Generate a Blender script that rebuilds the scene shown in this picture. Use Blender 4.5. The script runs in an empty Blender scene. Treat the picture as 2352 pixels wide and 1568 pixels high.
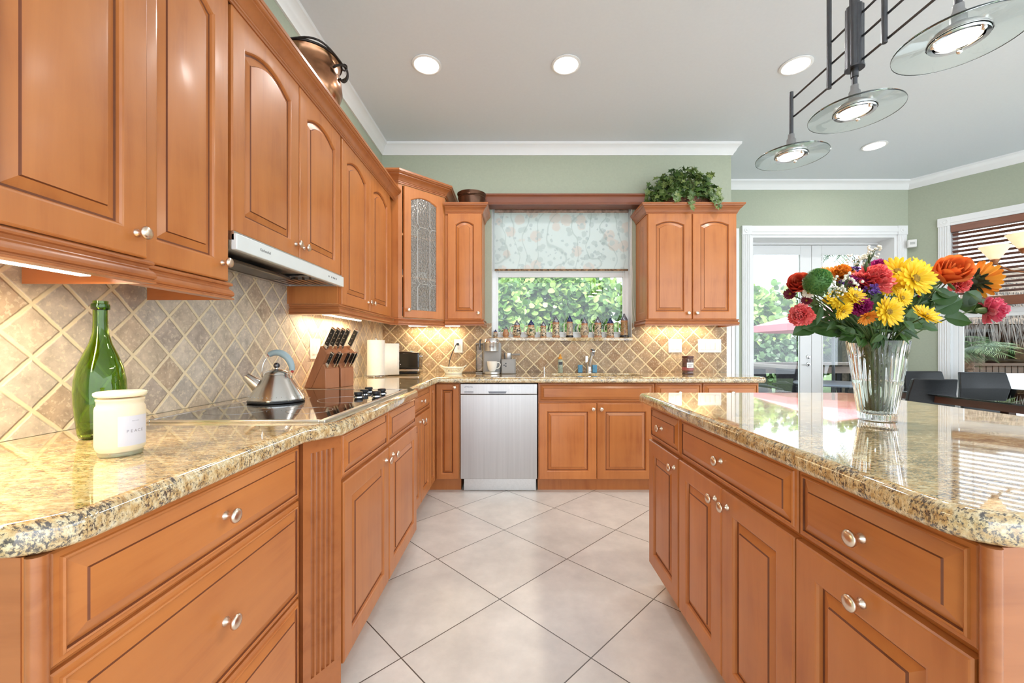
import bpy, bmesh, math, random
from mathutils import Matrix, Vector, noise
PI = math.pi
R = math.radians
scene = bpy.context.scene
COL = scene.collection

# ------------------------------------------------------------ camera, world, exposure
CAM_H = 1.14
cam_d = bpy.data.cameras.new('camera')
cam = bpy.data.objects.new('camera', cam_d)
COL.objects.link(cam)
cam.location = (0, 0, CAM_H)
cam.rotation_euler = (R(90), 0, 0)
cam_d.sensor_width = 36
cam_d.lens = 36 * 930 / 2352
cam_d.shift_x = -7.5 / 2352
cam_d.shift_y = 15 / 2352
cam_d.clip_start = 0.02
cam_d.clip_end = 200
scene.camera = cam
scene.view_settings.view_transform = 'Standard'
scene.view_settings.look = 'None'
scene.view_settings.gamma = 1
scene.view_settings.use_curve_mapping = False
scene.view_settings.exposure = 0.48

world = bpy.data.worlds.new('overcast_sky')
scene.world = world
world.use_nodes = True
wn, wl = world.node_tree.nodes, world.node_tree.links
wn.clear()
wo = wn.new('ShaderNodeOutputWorld')
wb = wn.new('ShaderNodeBackground')
tc = wn.new('ShaderNodeTexCoord')
sx = wn.new('ShaderNodeSeparateXYZ')
rp = wn.new('ShaderNodeValToRGB')
rp.color_ramp.elements[0].position = 0.0
rp.color_ramp.elements[0].color = (0.54, 0.60, 0.66, 1)
rp.color_ramp.elements[1].position = 0.6
rp.color_ramp.elements[1].color = (0.80, 0.90, 1.0, 1)
wl.new(tc.outputs['Generated'], sx.inputs[0])
wl.new(sx.outputs['Z'], rp.inputs[0])
wl.new(rp.outputs[0], wb.inputs[0])
wl.new(wb.outputs[0], wo.inputs[0])
wb.inputs[1].default_value = 4.0

sun_d = bpy.data.lights.new('sun', 'SUN')
sun_d.energy = 4.5
sun_d.angle = R(12)
sun_d.color = (1.0, 0.95, 0.86)
sun = bpy.data.objects.new('sun', sun_d)
COL.objects.link(sun)
sun.rotation_euler = (R(38), 0, R(12))     # high sun over the house, falling on the garden hedges

def area(name, loc, size, power, col=(1, .95, .88), rot=(0, 0, 0), sizey=None, parent=None, spread=None):
    d = bpy.data.lights.new(name, 'AREA')
    d.shape = 'RECTANGLE' if sizey else 'DISK'
    d.size = size
    if sizey: d.size_y = sizey
    d.energy = power
    d.color = col
    if spread: d.spread = R(spread)
    o = bpy.data.objects.new(name, d)
    COL.objects.link(o)
    if parent is not None:
        o.parent = parent
        o.matrix_local = WM[parent].inverted() @ Matrix.LocRotScale(Vector(loc), Matrix.Identity(3).to_quaternion(), None)
        o.rotation_euler = rot
    else:
        o.location = loc
        o.rotation_euler = rot
    return o

# ------------------------------------------------------------ geometry helpers
WM = {}
I4 = Matrix.Identity(4)
def T(x, y, z): return Matrix.Translation((x, y, z))
def RZ(d): return Matrix.Rotation(R(d), 4, 'Z')
def RX(d): return Matrix.Rotation(R(d), 4, 'X')
def RY(d): return Matrix.Rotation(R(d), 4, 'Y')
def at(u, v, Y):
    """the point at depth Y seen at this place in the photograph"""
    return Vector(((u - 1183.5) / 930 * Y, Y, CAM_H + (799 - v) / 930 * Y))
def on(u, v, z):
    """the point on the horizontal plane z seen at this place"""
    Y = (CAM_H - z) * 930 / (v - 799)
    return at(u, v, Y)

class MB:
    def __init__(s): s.v = []; s.f = []; s.m = []
    def add(s, vs, fs, M=None, mi=0):
        n = len(s.v)
        s.v += [tuple(M @ Vector(p)) for p in vs] if M is not None else [tuple(p) for p in vs]
        s.f += [tuple(i + n for i in f) for f in fs]
        s.m += [mi] * len(fs)
        return s
    def box(s, x0, x1, y0, y1, z0, z1, M=None, mi=0):
        return s.add([(x0, y0, z0), (x1, y0, z0), (x1, y1, z0), (x0, y1, z0), (x0, y0, z1), (x1, y0, z1), (x1, y1, z1), (x0, y1, z1)],
                     [(3, 2, 1, 0), (4, 5, 6, 7), (0, 1, 5, 4), (1, 2, 6, 5), (2, 3, 7, 6), (3, 0, 4, 7)], M, mi)
    def prism(s, pts, z0, z1, M=None, mi=0):
        n = len(pts)
        if sum(pts[i][0] * pts[(i + 1) % n][1] - pts[(i + 1) % n][0] * pts[i][1] for i in range(n)) < 0: pts = pts[::-1]
        return s.add([(x, y, z0) for x, y in pts] + [(x, y, z1) for x, y in pts],
                     [tuple(range(n))[::-1], tuple(range(n, 2 * n))] + [(i, (i + 1) % n, (i + 1) % n + n, i + n) for i in range(n)], M, mi)
    def lathe(s, prof, seg=28, M=None, mi=0, capb=True, capt=True, flute=0, fn=0):
        vs = []
        for r, z in prof:
            for k in range(seg):
                a = 2 * PI * k / seg
                rr = r * (1 + flute * math.cos(fn * a)) if flute else r
                vs.append((rr * math.cos(a), rr * math.sin(a), z))
        fs = []
        for i in range(len(prof) - 1):
            for k in range(seg):
                a, b = i * seg + k, i * seg + (k + 1) % seg
                fs.append((a, b, b + seg, a + seg))
        if capb: fs.append(tuple(range(seg))[::-1])
        if capt: fs.append(tuple(range((len(prof) - 1) * seg, len(prof) * seg)))
        return s.add(vs, fs, M, mi)
    def tube(s, pts, r, seg=8, M=None, mi=0, closed=False):
        pts = [Vector(p) for p in pts]
        n = len(pts)
        rs = r if isinstance(r, (list, tuple)) else [r] * n
        vs, fs = [], []
        up = None
        for i, p in enumerate(pts):
            a = pts[(i - 1) % n] if (closed or i > 0) else p
            b = pts[(i + 1) % n] if (closed or i < n - 1) else p
            d = (b - a)
            if d.length < 1e-9: d = Vector((0, 0, 1))
            d.normalize()
            if up is None:
                up = Vector((0, 0, 1)) if abs(d.z) < 0.9 else Vector((1, 0, 0))
            up = up - d * up.dot(d)
            if up.length < 1e-5: up = d.orthogonal()
            up.normalize()
            w = d.cross(up)
            for k in range(seg):
                t = 2 * PI * k / seg
                vs.append(p + (w * math.cos(t) + up * math.sin(t)) * rs[i])
        for i in range(n if closed else n - 1):
            for k in range(seg):
                a, b = i * seg + k, i * seg + (k + 1) % seg
                c = ((i + 1) % n) * seg
                fs.append((a, b, c + (k + 1) % seg, c + k))
        if not closed:
            fs += [tuple(range(seg))[::-1], tuple(range((n - 1) * seg, n * seg))]
        return s.add(vs, fs, M, mi)
    def sphere(s, c, r, seg=12, rings=8, M=None, mi=0, sz=1):
        prof = [(max(1e-4, r * math.sin(PI * i / rings)), -r * sz * math.cos(PI * i / rings)) for i in range(rings + 1)]
        m = Matrix.Translation(c)
        return s.lathe(prof, seg, (M @ m) if M is not None else m, mi)
    def sweep(s, path, prof, M=None, mi=0, closed=False):
        """profile of (out, z) swept along a plan path; out points to the right of the travel direction"""
        n = len(path)
        P = [Vector((p[0], p[1])) for p in path]
        rings = []
        for i in range(n):
            d0 = (P[i] - P[i - 1]).normalized() if (i > 0 or closed) else None
            d1 = (P[(i + 1) % n] - P[i]).normalized() if (i < n - 1 or closed) else None
            if d0 is None: d0 = d1
            if d1 is None: d1 = d0
            n0, n1 = Vector((d0.y, -d0.x)), Vector((d1.y, -d1.x))
            m = (n0 + n1)
            m.normalize()
            k = 1 / max(0.25, m.dot(n0))
            rings.append([(P[i].x + m.x * k * o, P[i].y + m.y * k * o, z) for o, z in prof])
        q = len(prof)
        vs = [p for r_ in rings for p in r_]
        fs = []
        for i in range(n if closed else n - 1):
            for k in range(q):
                a, b = i * q + k, i * q + (k + 1) % q
                c = ((i + 1) % n) * q
                fs.append((a, c + k, c + (k + 1) % q, b))
        if not closed:
            fs += [tuple(range(q)), tuple(range((n - 1) * q, n * q))[::-1]]
        return s.add(vs, fs, M, mi)
    def loops(s, rings, M=None, mi=0, cap=True, closed=False):
        q = len(rings[0])
        vs = [p for r_ in rings for p in r_]
        fs = []
        k_ = len(rings)
        for i in range(k_ if closed else k_ - 1):
            for k in range(q):
                a, b = i * q + k, i * q + (k + 1) % q
                c = ((i + 1) % k_) * q
                fs.append((a, b, c + (k + 1) % q, c + k))
        if cap:
            fs.append(tuple(range(q))[::-1])
            fs.append(tuple(range((k_ - 1) * q, k_ * q)))
        return s.add(vs, fs, M, mi)

def mesh_of(name, mb, mats, smooth=35, fixn=False):
    me = bpy.data.meshes.new(name)
    me.from_pydata(mb.v, [], mb.f)
    for m in (mats if isinstance(mats, (list, tuple)) else [mats]): me.materials.append(m)
    if len(me.materials) > 1: me.polygons.foreach_set('material_index', mb.m)
    if fixn:
        bm = bmesh.new(); bm.from_mesh(me)
        bmesh.ops.recalc_face_normals(bm, faces=bm.faces)
        bm.to_mesh(me); bm.free()
    me.update()
    if smooth:
        me.shade_smooth()
        me.set_sharp_from_angle(angle=R(smooth))
    return me

def link(name, data, parent=None, M=None):
    o = bpy.data.objects.new(name, data)
    COL.objects.link(o)
    M = M if M is not None else I4
    if parent is not None:
        o.parent = parent
        o.matrix_local = WM[parent].inverted() @ M
    else:
        o.matrix_world = M
    WM[o] = M.copy()
    return o

def obj(name, mb, mats, parent=None, M=None, smooth=35, bevel=0, bseg=2, fixn=True, label=None):
    """M given: the mesh is in M's frame ('p': the parent's). M none: the mesh is in world coordinates."""
    if isinstance(M, str): M = WM[parent]
    elif M is None:
        M = WM[parent] if parent is not None else None
        if M is None:
            xs = [p[0] for p in mb.v]; ys = [p[1] for p in mb.v]; zs = [p[2] for p in mb.v]
            M = T((min(xs) + max(xs)) / 2, (min(ys) + max(ys)) / 2, min(zs))
        Mi = M.inverted()
        mb.v = [tuple(Mi @ Vector(p)) for p in mb.v]
    me = mesh_of(name, mb, mats, smooth, fixn)
    o = link(name, me, parent, M)
    if bevel:
        b = o.modifiers.new('edge', 'BEVEL')
        b.width = bevel; b.segments = bseg; b.limit_method = 'ANGLE'; b.angle_limit = R(40)
        b.harden_normals = False
    if label: o['label'] = label
    return o

def thing(name, label, cat, M=None, group=None):
    o = link(name, None, None, M if M is not None else I4)
    o.empty_display_size = .05
    o['label'] = label; o['category'] = cat
    if group: o['group'] = group
    return o
def tag(o, label, cat, group=None):
    o['label'] = label; o['category'] = cat
    if group: o['group'] = group
    return o
def struct(name, mb, mats, parent=None, M=None, **k):
    o = obj(name, mb, mats, parent, M, **k)
    if parent is None: o['kind'] = 'structure'
    return o
def dup(root, M, label=None, group=None, parent=None):
    c = root.copy(); COL.objects.link(c)
    if parent is not None:
        c.parent = parent
        c.matrix_local = root.matrix_local.copy()
        WM[c] = M
    else:
        c.matrix_world = M
        WM[c] = M.copy()
    if label: c['label'] = label
    if group: c['group'] = group
    for ch in [o for o in bpy.data.objects if o.parent == root]:
        dup(ch, M @ (WM[root].inverted() @ WM[ch]), None, None, c)
    return c

def offset_ring(pts, d):
    """moves a closed outline by d to its left, mitred"""
    n = len(pts); out = []
    for i in range(n):
        p0, p, p1 = Vector(pts[i - 1]), Vector(pts[i]), Vector(pts[(i + 1) % n])
        a, c = (p - p0).normalized(), (p1 - p).normalized()
        na, nc = Vector((-a.y, a.x)), Vector((-c.y, c.x))
        m = (na + nc).normalized()
        k = d / max(.5, m.dot(na))
        out.append((p.x + m.x * k, p.y + m.y * k))
    return out
def slab(name, outer, holes, z0, z1, mat, bevel, bseg=5, parent=None):
    """a worktop from its outline, with cut-outs and a rounded edge profile"""
    def area2(p): return sum(p[i][0] * p[(i + 1) % len(p)][1] - p[(i + 1) % len(p)][0] * p[i][1] for i in range(len(p)))
    bm = bmesh.new()
    te, be = [], []
    for hi, pts in enumerate([outer] + holes):
        inner = hi > 0
        if (area2(pts) < 0) != inner: pts = pts[::-1]      # left of the travel is always stone
        bv = bevel if not inner else .006
        prof = [(bv * (1 - math.sin(PI / 2 * k / bseg)), z1 - bv * (1 - math.cos(PI / 2 * k / bseg))) for k in range(bseg + 1)]
        bb = bv * .8
        prof += [(bb * (1 - math.cos(PI / 2 * k / bseg)), z0 + bb * (1 - math.sin(PI / 2 * k / bseg))) for k in range(bseg + 1)]
        rings = []
        for d, z in prof:
            rings.append([bm.verts.new((x, y, z)) for x, y in (offset_ring(pts, d) if d > 1e-6 else pts)])
        n = len(pts)
        for r0, r1 in zip(rings[:-1], rings[1:]):
            for i in range(n):
                bm.faces.new((r0[i], r0[(i + 1) % n], r1[(i + 1) % n], r1[i]))
        te += [bm.edges.get((rings[0][i], rings[0][(i + 1) % n])) for i in range(n)]
        be += [bm.edges.get((rings[-1][i], rings[-1][(i + 1) % n])) for i in range(n)]
    bmesh.ops.triangle_fill(bm, use_beauty=True, edges=te)
    bmesh.ops.triangle_fill(bm, use_beauty=True, edges=be)
    bmesh.ops.recalc_face_normals(bm, faces=bm.faces)
    me = bpy.data.meshes.new(name)
    bm.to_mesh(me); bm.free()
    me.materials.append(mat)
    me.shade_smooth()
    for p in me.polygons:
        if abs(p.normal.z) > .9999: p.use_smooth = False
    for e in me.edges: e.use_edge_sharp = False
    capv = {v for p in me.polygons if not p.use_smooth for v in p.vertices}
    for e in me.edges:
        if e.vertices[0] in capv and e.vertices[1] in capv: e.use_edge_sharp = True
    return link(name, me, parent, WM[parent] if parent is not None else I4)

def arc(cx, cy, r, a0, a1, n=6):
    return [(cx + r * math.cos(R(a0 + (a1 - a0) * i / n)), cy + r * math.sin(R(a0 + (a1 - a0) * i / n))) for i in range(n + 1)]

def text(name, s, size, M, mat, parent, ext=0.0003, align='CENTER'):
    c = bpy.data.curves.new(name, 'FONT')
    c.body = s; c.size = size; c.extrude = ext; c.align_x = align; c.align_y = 'CENTER'
    tmp = bpy.data.objects.new(name, c)
    COL.objects.link(tmp)
    dg = bpy.context.evaluated_depsgraph_get(); dg.update()
    me = bpy.data.meshes.new_from_object(tmp.evaluated_get(dg))
    bpy.data.objects.remove(tmp)
    me.materials.clear(); me.materials.append(mat)
    return link(name, me, parent, M)

# ------------------------------------------------------------ materials
def nt(name):
    m = bpy.data.materials.new(name)
    m.use_nodes = True
    n, l = m.node_tree.nodes, m.node_tree.links
    b = n['Principled BSDF']
    return m, n, l, b
def ramp(n, cols):
    r = n.new('ShaderNodeValToRGB')
    e = r.color_ramp.elements
    while len(e) < len(cols): e.new(0.5)
    for i, (p, c) in enumerate(cols):
        e[i].position = p; e[i].color = (*c, 1)
    return r
def pm(name, col, rough=.5, metal=0, var=.08, scale=12, bump=0, coat=0, spec=.5, **kw):
    m, n, l, b = nt(name)
    t = n.new('ShaderNodeTexCoord')
    x = n.new('ShaderNodeTexNoise'); x.inputs['Scale'].default_value = scale; x.inputs['Detail'].default_value = 4
    l.new(t.outputs['Object'], x.inputs['Vector'])
    c2 = tuple(max(0, c * (1 - var * 2)) for c in col)
    r = ramp(n, [(.3, c2), (.7, col)])
    l.new(x.outputs['Fac'], r.inputs[0]); l.new(r.outputs[0], b.inputs['Base Color'])
    b.inputs['Roughness'].default_value = rough
    b.inputs['Metallic'].default_value = metal
    b.inputs['Specular IOR Level'].default_value = spec
    b.inputs['Coat Weight'].default_value = coat
    b.inputs['Coat Roughness'].default_value = .08
    if bump:
        bp = n.new('ShaderNodeBump'); bp.inputs['Strength'].default_value = bump; bp.inputs['Distance'].default_value = .002
        l.new(x.outputs['Fac'], bp.inputs['Height']); l.new(bp.outputs[0], b.inputs['Normal'])
    for k, v in kw.items():
        b.inputs[k.replace('_', ' ')].default_value = v
    return m
def emit(name, col, s):
    m, n, l, b = nt(name)
    n.remove(b)
    e = n.new('ShaderNodeEmission')
    e.inputs[0].default_value = (*col, 1); e.inputs[1].default_value = s
    l.new(e.outputs[0], n['Material Output'].inputs[0])
    return m
def pane(name, tint=(1, 1, 1), rough=0.0, bump=0, bs=30, spec=1.0):
    """thin glass: see-through with a Fresnel reflection"""
    m, n, l, b = nt(name)
    n.remove(b)
    tr = n.new('ShaderNodeBsdfTransparent'); tr.inputs[0].default_value = (*tint, 1)
    gl = n.new('ShaderNodeBsdfGlossy'); gl.inputs['Roughness'].default_value = rough
    fr = n.new('ShaderNodeFresnel'); fr.inputs[0].default_value = 1.5
    mu = n.new('ShaderNodeMath'); mu.operation = 'MULTIPLY'; mu.inputs[1].default_value = spec
    mx = n.new('ShaderNodeMixShader')
    l.new(fr.outputs[0], mu.inputs[0]); l.new(mu.outputs[0], mx.inputs[0]); l.new(tr.outputs[0], mx.inputs[1]); l.new(gl.outputs[0], mx.inputs[2])
    if bump:
        t = n.new('ShaderNodeTexCoord'); v = n.new('ShaderNodeTexVoronoi'); v.inputs['Scale'].default_value = bs
        bp = n.new('ShaderNodeBump'); bp.inputs['Strength'].default_value = bump; bp.inputs['Distance'].default_value = .01
        l.new(t.outputs['Object'], v.inputs['Vector']); l.new(v.outputs['Distance'], bp.inputs['Height'])
        l.new(bp.outputs[0], fr.inputs['Normal']); l.new(bp.outputs[0], gl.inputs['Normal'])
    l.new(mx.outputs[0], n['Material Output'].inputs[0])
    return m
def glass(name, col=(1, 1, 1), rough=0, ior=1.45, **kw):
    m, n, l, b = nt(name)
    b.inputs['Base Color'].default_value = (*col, 1)
    b.inputs['Transmission Weight'].default_value = 1
    b.inputs['Roughness'].default_value = rough
    b.inputs['IOR'].default_value = ior
    return m

def wood(name, light, dark, axis='z', rough=.40, coat=.28, scale=1.0):
    m, n, l, b = nt(name)
    t = n.new('ShaderNodeTexCoord')
    oi = n.new('ShaderNodeObjectInfo')
    mp = n.new('ShaderNodeMapping')
    s = {'z': (22, 22, 1.6), 'x': (1.6, 22, 22), 'y': (22, 1.6, 22)}[axis]
    mp.inputs['Scale'].default_value = tuple(k * scale for k in s)
    ad = n.new('ShaderNodeVectorMath'); ad.operation = 'ADD'
    sc = n.new('ShaderNodeVectorMath'); sc.operation = 'SCALE'; sc.inputs[0].default_value = (9.1, 5.3, 7.7)
    l.new(oi.outputs['Random'], sc.inputs['Scale'])
    l.new(t.outputs['Object'], mp.inputs['Vector']); l.new(mp.outputs[0], ad.inputs[0]); l.new(sc.outputs[0], ad.inputs[1])
    g = n.new('ShaderNodeTexNoise'); g.inputs['Scale'].default_value = 1; g.inputs['Detail'].default_value = 7; g.inputs['Roughness'].default_value = .6; g.inputs['Distortion'].default_value = .8
    l.new(ad.outputs[0], g.inputs['Vector'])
    bl = n.new('ShaderNodeTexNoise'); bl.inputs['Scale'].default_value = 5; bl.inputs['Detail'].default_value = 3
    l.new(t.outputs['Object'], bl.inputs['Vector'])
    mx = n.new('ShaderNodeMath'); mx.operation = 'MULTIPLY_ADD'; mx.inputs[1].default_value = .55
    l.new(g.outputs['Fac'], mx.inputs[0])
    m2 = n.new('ShaderNodeMath'); m2.operation = 'MULTIPLY'; m2.inputs[1].default_value = .5
    l.new(bl.outputs['Fac'], m2.inputs[0]); l.new(m2.outputs[0], mx.inputs[2])
    r = ramp(n, [(.28, dark), (.50, tuple((a * .35 + c * .65) for a, c in zip(dark, light))), (.75, light)])
    l.new(mx.outputs[0], r.inputs[0])
    hs = n.new('ShaderNodeHueSaturation')
    vr = n.new('ShaderNodeMath'); vr.operation = 'MULTIPLY_ADD'; vr.inputs[1].default_value = .14; vr.inputs[2].default_value = .93
    l.new(oi.outputs['Random'], vr.inputs[0]); l.new(vr.outputs[0], hs.inputs['Value'])
    l.new(r.outputs[0], hs.inputs['Color']); l.new(hs.outputs[0], b.inputs['Base Color'])
    b.inputs['Roughness'].default_value = rough
    b.inputs['Coat Weight'].default_value = coat
    b.inputs['Coat Roughness'].default_value = .18
    bp = n.new('ShaderNodeBump'); bp.inputs['Strength'].default_value = .06; bp.inputs['Distance'].default_value = .001
    l.new(g.outputs['Fac'], bp.inputs['Height']); l.new(bp.outputs[0], b.inputs['Normal'])
    return m
WL, WD = (.57, .205, .052), (.36, .098, .019)
WOOD = wood('honey_cherry_wood', WL, WD, 'z')
WOODX = wood('honey_cherry_wood_level', WL, WD, 'x')
WOODTRIM = wood('dark_glazed_cherry_wood', (.46, .160, .050), (.28, .080, .022), 'x', rough=.3)
GROOVE_SHADE = wood('brown_painted_groove_shade', (.19, .052, .014), (.12, .030, .008), 'x', rough=.6, coat=0)  # darker brown for groove faces, mainly recess shade put into the colour
WOODDK = wood('red_brown_cherry_wood', (.22, .060, .018), (.13, .030, .010), 'x', rough=.4, coat=.1)
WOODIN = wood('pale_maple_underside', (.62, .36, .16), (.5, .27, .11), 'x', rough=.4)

def granite():
    m, n, l, b = nt('speckled_gold_granite')
    t = n.new('ShaderNodeTexCoord')
    a = n.new('ShaderNodeTexNoise'); a.inputs['Scale'].default_value = 42; a.inputs['Detail'].default_value = 5; a.inputs['Roughness'].default_value = .65
    mp = n.new('ShaderNodeMapping'); mp.inputs['Scale'].default_value = (1.0, 1.9, 1.2); mp.inputs['Rotation'].default_value = (0, 0, R(8))
    l.new(t.outputs['Object'], mp.inputs[0]); l.new(mp.outputs[0], a.inputs['Vector'])
    r1 = ramp(n, [(.30, (.33, .19, .075)), (.45, (.57, .39, .18)), (.60, (.72, .60, .38)), (.78, (.74, .69, .58))])
    l.new(a.outputs['Fac'], r1.inputs[0])
    d = n.new('ShaderNodeTexNoise'); d.inputs['Scale'].default_value = 135; d.inputs['Detail'].default_value = 6; d.inputs['Roughness'].default_value = .75; d.inputs['Distortion'].default_value = .1
    l.new(mp.outputs[0], d.inputs['Vector'])
    c = n.new('ShaderNodeTexNoise'); c.inputs['Scale'].default_value = 15; c.inputs['Detail'].default_value = 3
    l.new(mp.outputs[0], c.inputs['Vector'])
    sm = n.new('ShaderNodeMath'); sm.operation = 'MULTIPLY_ADD'; sm.inputs[1].default_value = .35
    l.new(c.outputs['Fac'], sm.inputs[0]); l.new(d.outputs['Fac'], sm.inputs[2])
    r2 = ramp(n, [(.565, (1, 1, 1)), (.60, (.55, .42, .30)), (.645, (0, 0, 0)), (1, (0, 0, 0))])
    # dark crystals sit where the fine noise is low
    inv = n.new('ShaderNodeMath'); inv.operation = 'SUBTRACT'; inv.inputs[0].default_value = 1.22
    l.new(sm.outputs[0], inv.inputs[1]); l.new(inv.outputs[0], r2.inputs[0])
    mx = n.new('ShaderNodeMix'); mx.data_type = 'RGBA'
    mx.inputs[6].default_value = (.07, .055, .05, 1)
    l.new(r2.outputs[0], mx.inputs[0]); l.new(r1.outputs[0], mx.inputs[7]); l.new(mx.outputs[2], b.inputs['Base Color'])
    vg = n.new('ShaderNodeTexVoronoi'); vg.inputs['Scale'].default_value = 260; l.new(mp.outputs[0], vg.inputs['Vector'])
    rg = ramp(n, [(.0, (.62, .58, .52)), (.35, (1, 1, 1)), (.8, (1.12, 1.1, 1.05))]); l.new(vg.outputs['Color'], rg.inputs[0])
    mg = n.new('ShaderNodeMix'); mg.data_type = 'RGBA'; mg.blend_type = 'MULTIPLY'; mg.inputs[0].default_value = .8
    l.new(mx.outputs[2], mg.inputs[6]); l.new(rg.outputs[0], mg.inputs[7]); l.new(mg.outputs[2], b.inputs['Base Color'])
    b.inputs['Roughness'].default_value = .05
    b.inputs['Coat Weight'].default_value = .7
    b.inputs['Coat Roughness'].default_value = .02
    b.inputs['Coat IOR'].default_value = 1.65
    b.inputs['Specular IOR Level'].default_value = .8
    return m
GRANITE = granite()

def diamond(name, ux, uz, pitch, cx, cz, grout_w, tiles, grout, rough, bump=.6, mottled=(.85, .8), wob=.0, axes='xz'):
    """square tiles set on the diagonal; cx, cz: where one corner crossing lies"""
    m, n, l, b = nt(name)
    t = n.new('ShaderNodeTexCoord')
    s = n.new('ShaderNodeSeparateXYZ'); l.new(t.outputs['Object'], s.inputs[0])
    no = n.new('ShaderNodeTexNoise'); no.inputs['Scale'].default_value = 28; no.inputs['Detail'].default_value = 4
    l.new(t.outputs['Object'], no.inputs['Vector'])
    def mth(op, a, bb=None, c=None):
        x = n.new('ShaderNodeMath'); x.operation = op
        for i, q in enumerate((a, bb, c)):
            if q is None: continue
            if isinstance(q, (int, float)): x.inputs[i].default_value = q
            else: l.new(q, x.inputs[i])
        return x.outputs[0]
    A = {'x': s.outputs['X'], 'y': s.outputs['Y'], 'z': s.outputs['Z']}
    px = mth('SUBTRACT', A[axes[0]], cx); pz = mth('SUBTRACT', A[axes[1]], cz)
    k = math.sqrt(.5) / pitch
    p = mth('MULTIPLY', mth('ADD', px, pz), k); q = mth('MULTIPLY', mth('SUBTRACT', px, pz), k)
    if wob:
        w = mth('MULTIPLY', mth('SUBTRACT', no.outputs['Fac'], .5), wob)
        p2, q2 = mth('ADD', p, w), mth('ADD', q, w)
    else: p2, q2 = p, q
    def edge(x):
        f = mth('FRACT', x)
        return mth('SUBTRACT', .5, mth('ABSOLUTE', mth('SUBTRACT', f, .5)))
    e = mth('SMOOTH_MIN', edge(p2), edge(q2), .0 if grout_w < .01 else .02)
    g = grout_w / pitch / 2
    face = n.new('ShaderNodeMapRange'); face.inputs[1].default_value = g * .8; face.inputs[2].default_value = g * 1.3
    l.new(e, face.inputs[0])
    cell = n.new('ShaderNodeCombineXYZ')
    l.new(mth('FLOOR', p), cell.inputs[0]); l.new(mth('FLOOR', q), cell.inputs[1])
    wn_ = n.new('ShaderNodeTexWhiteNoise'); wn_.noise_dimensions = '3D'; l.new(cell.outputs[0], wn_.inputs['Vector'])
    rt = ramp(n, tiles); l.new(wn_.outputs['Value'], rt.inputs[0])
    cl = n.new('ShaderNodeTexNoise'); cl.inputs['Scale'].default_value = mottled[1] * 14; cl.inputs['Detail'].default_value = 6; cl.inputs['Roughness'].default_value = .65
    sh = n.new('ShaderNodeVectorMath'); sh.operation = 'MULTIPLY_ADD'; sh.inputs[1].default_value = (7, 7, 7)
    l.new(cell.outputs[0], sh.inputs[0]); l.new(t.outputs['Object'], sh.inputs[2]); l.new(sh.outputs[0], cl.inputs['Vector'])
    rm = ramp(n, [(.3, (mottled[0],) * 3), (.72, (1.12, 1.12, 1.12))]); l.new(cl.outputs['Fac'], rm.inputs[0])
    mu = n.new('ShaderNodeMix'); mu.data_type = 'RGBA'; mu.blend_type = 'MULTIPLY'; mu.inputs[0].default_value = 1
    l.new(rt.outputs[0], mu.inputs[6]); l.new(rm.outputs[0], mu.inputs[7])
    mx = n.new('ShaderNodeMix'); mx.data_type = 'RGBA'
    mx.inputs[6].default_value = (*grout, 1)
    l.new(face.outputs[0], mx.inputs[0]); l.new(mu.outputs[2], mx.inputs[7])
    col = mx.outputs[2]
    if bump > .3:   # travertine: filled pits
        pt = n.new('ShaderNodeTexNoise'); pt.inputs['Scale'].default_value = 85; pt.inputs['Detail'].default_value = 3
        l.new(sh.outputs[0], pt.inputs['Vector'])
        rc = ramp(n, [(.57, (0, 0, 0)), (.62, (1, 1, 1))]); l.new(pt.outputs['Fac'], rc.inputs[0])
        bl = mth('MULTIPLY', rc.outputs[0], mth('MULTIPLY', cl.outputs['Fac'], .8))
        m3 = n.new('ShaderNodeMix'); m3.data_type = 'RGBA'; m3.inputs[7].default_value = (.78, .68, .52, 1)
        l.new(bl, m3.inputs[0]); l.new(col, m3.inputs[6]); col = m3.outputs[2]
    l.new(col, b.inputs['Base Color'])
    b.inputs['Roughness'].default_value = rough
    hb = n.new('ShaderNodeMapRange'); hb.interpolation_type = 'SMOOTHSTEP'
    hb.inputs[1].default_value = g * .6; hb.inputs[2].default_value = g * 1.3 + .03 * bump
    l.new(e, hb.inputs[0])
    hh = mth('MULTIPLY_ADD', cl.outputs['Fac'], .35 * bump, hb.outputs[0])
    bp = n.new('ShaderNodeBump'); bp.inputs['Strength'].default_value = bump; bp.inputs['Distance'].default_value = .004
    l.new(hh, bp.inputs['Height']); l.new(bp.outputs[0], b.inputs['Normal'])
    return m
TRAV = [(0, (.34, .20, .10)), (.25, (.46, .30, .165)), (.5, (.36, .25, .15)), (.75, (.52, .37, .22)), (1, (.24, .16, .10))]
TILE_BACK = diamond('tumbled_travertine_back', 0, 0, .1055, -.721, 1.142, .010, TRAV, (.70, .56, .34), .55, .7, (.62, 1.5), .05)
TRAVL = [(0, (.50, .37, .26)), (.25, (.62, .51, .39)), (.5, (.52, .46, .40)), (.75, (.66, .57, .47)), (1, (.46, .38, .32))]
TILE_LEFT = diamond('tumbled_travertine_left', 0, 0, .0969, 1.0385, 1.253, .0095, TRAVL, (.74, .62, .42), .55, .7, (.62, 1.5), .05, 'yz')
FLOORM = diamond('cream_porcelain_floor', 0, 0, .494, -.0704, 1.839, .0042,
                 [(0, (.72, .69, .65)), (.5, (.76, .72, .68)), (1, (.79, .76, .71))], (.10, .08, .065), .32, .12, (.86, .35), 0, 'xy')

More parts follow.
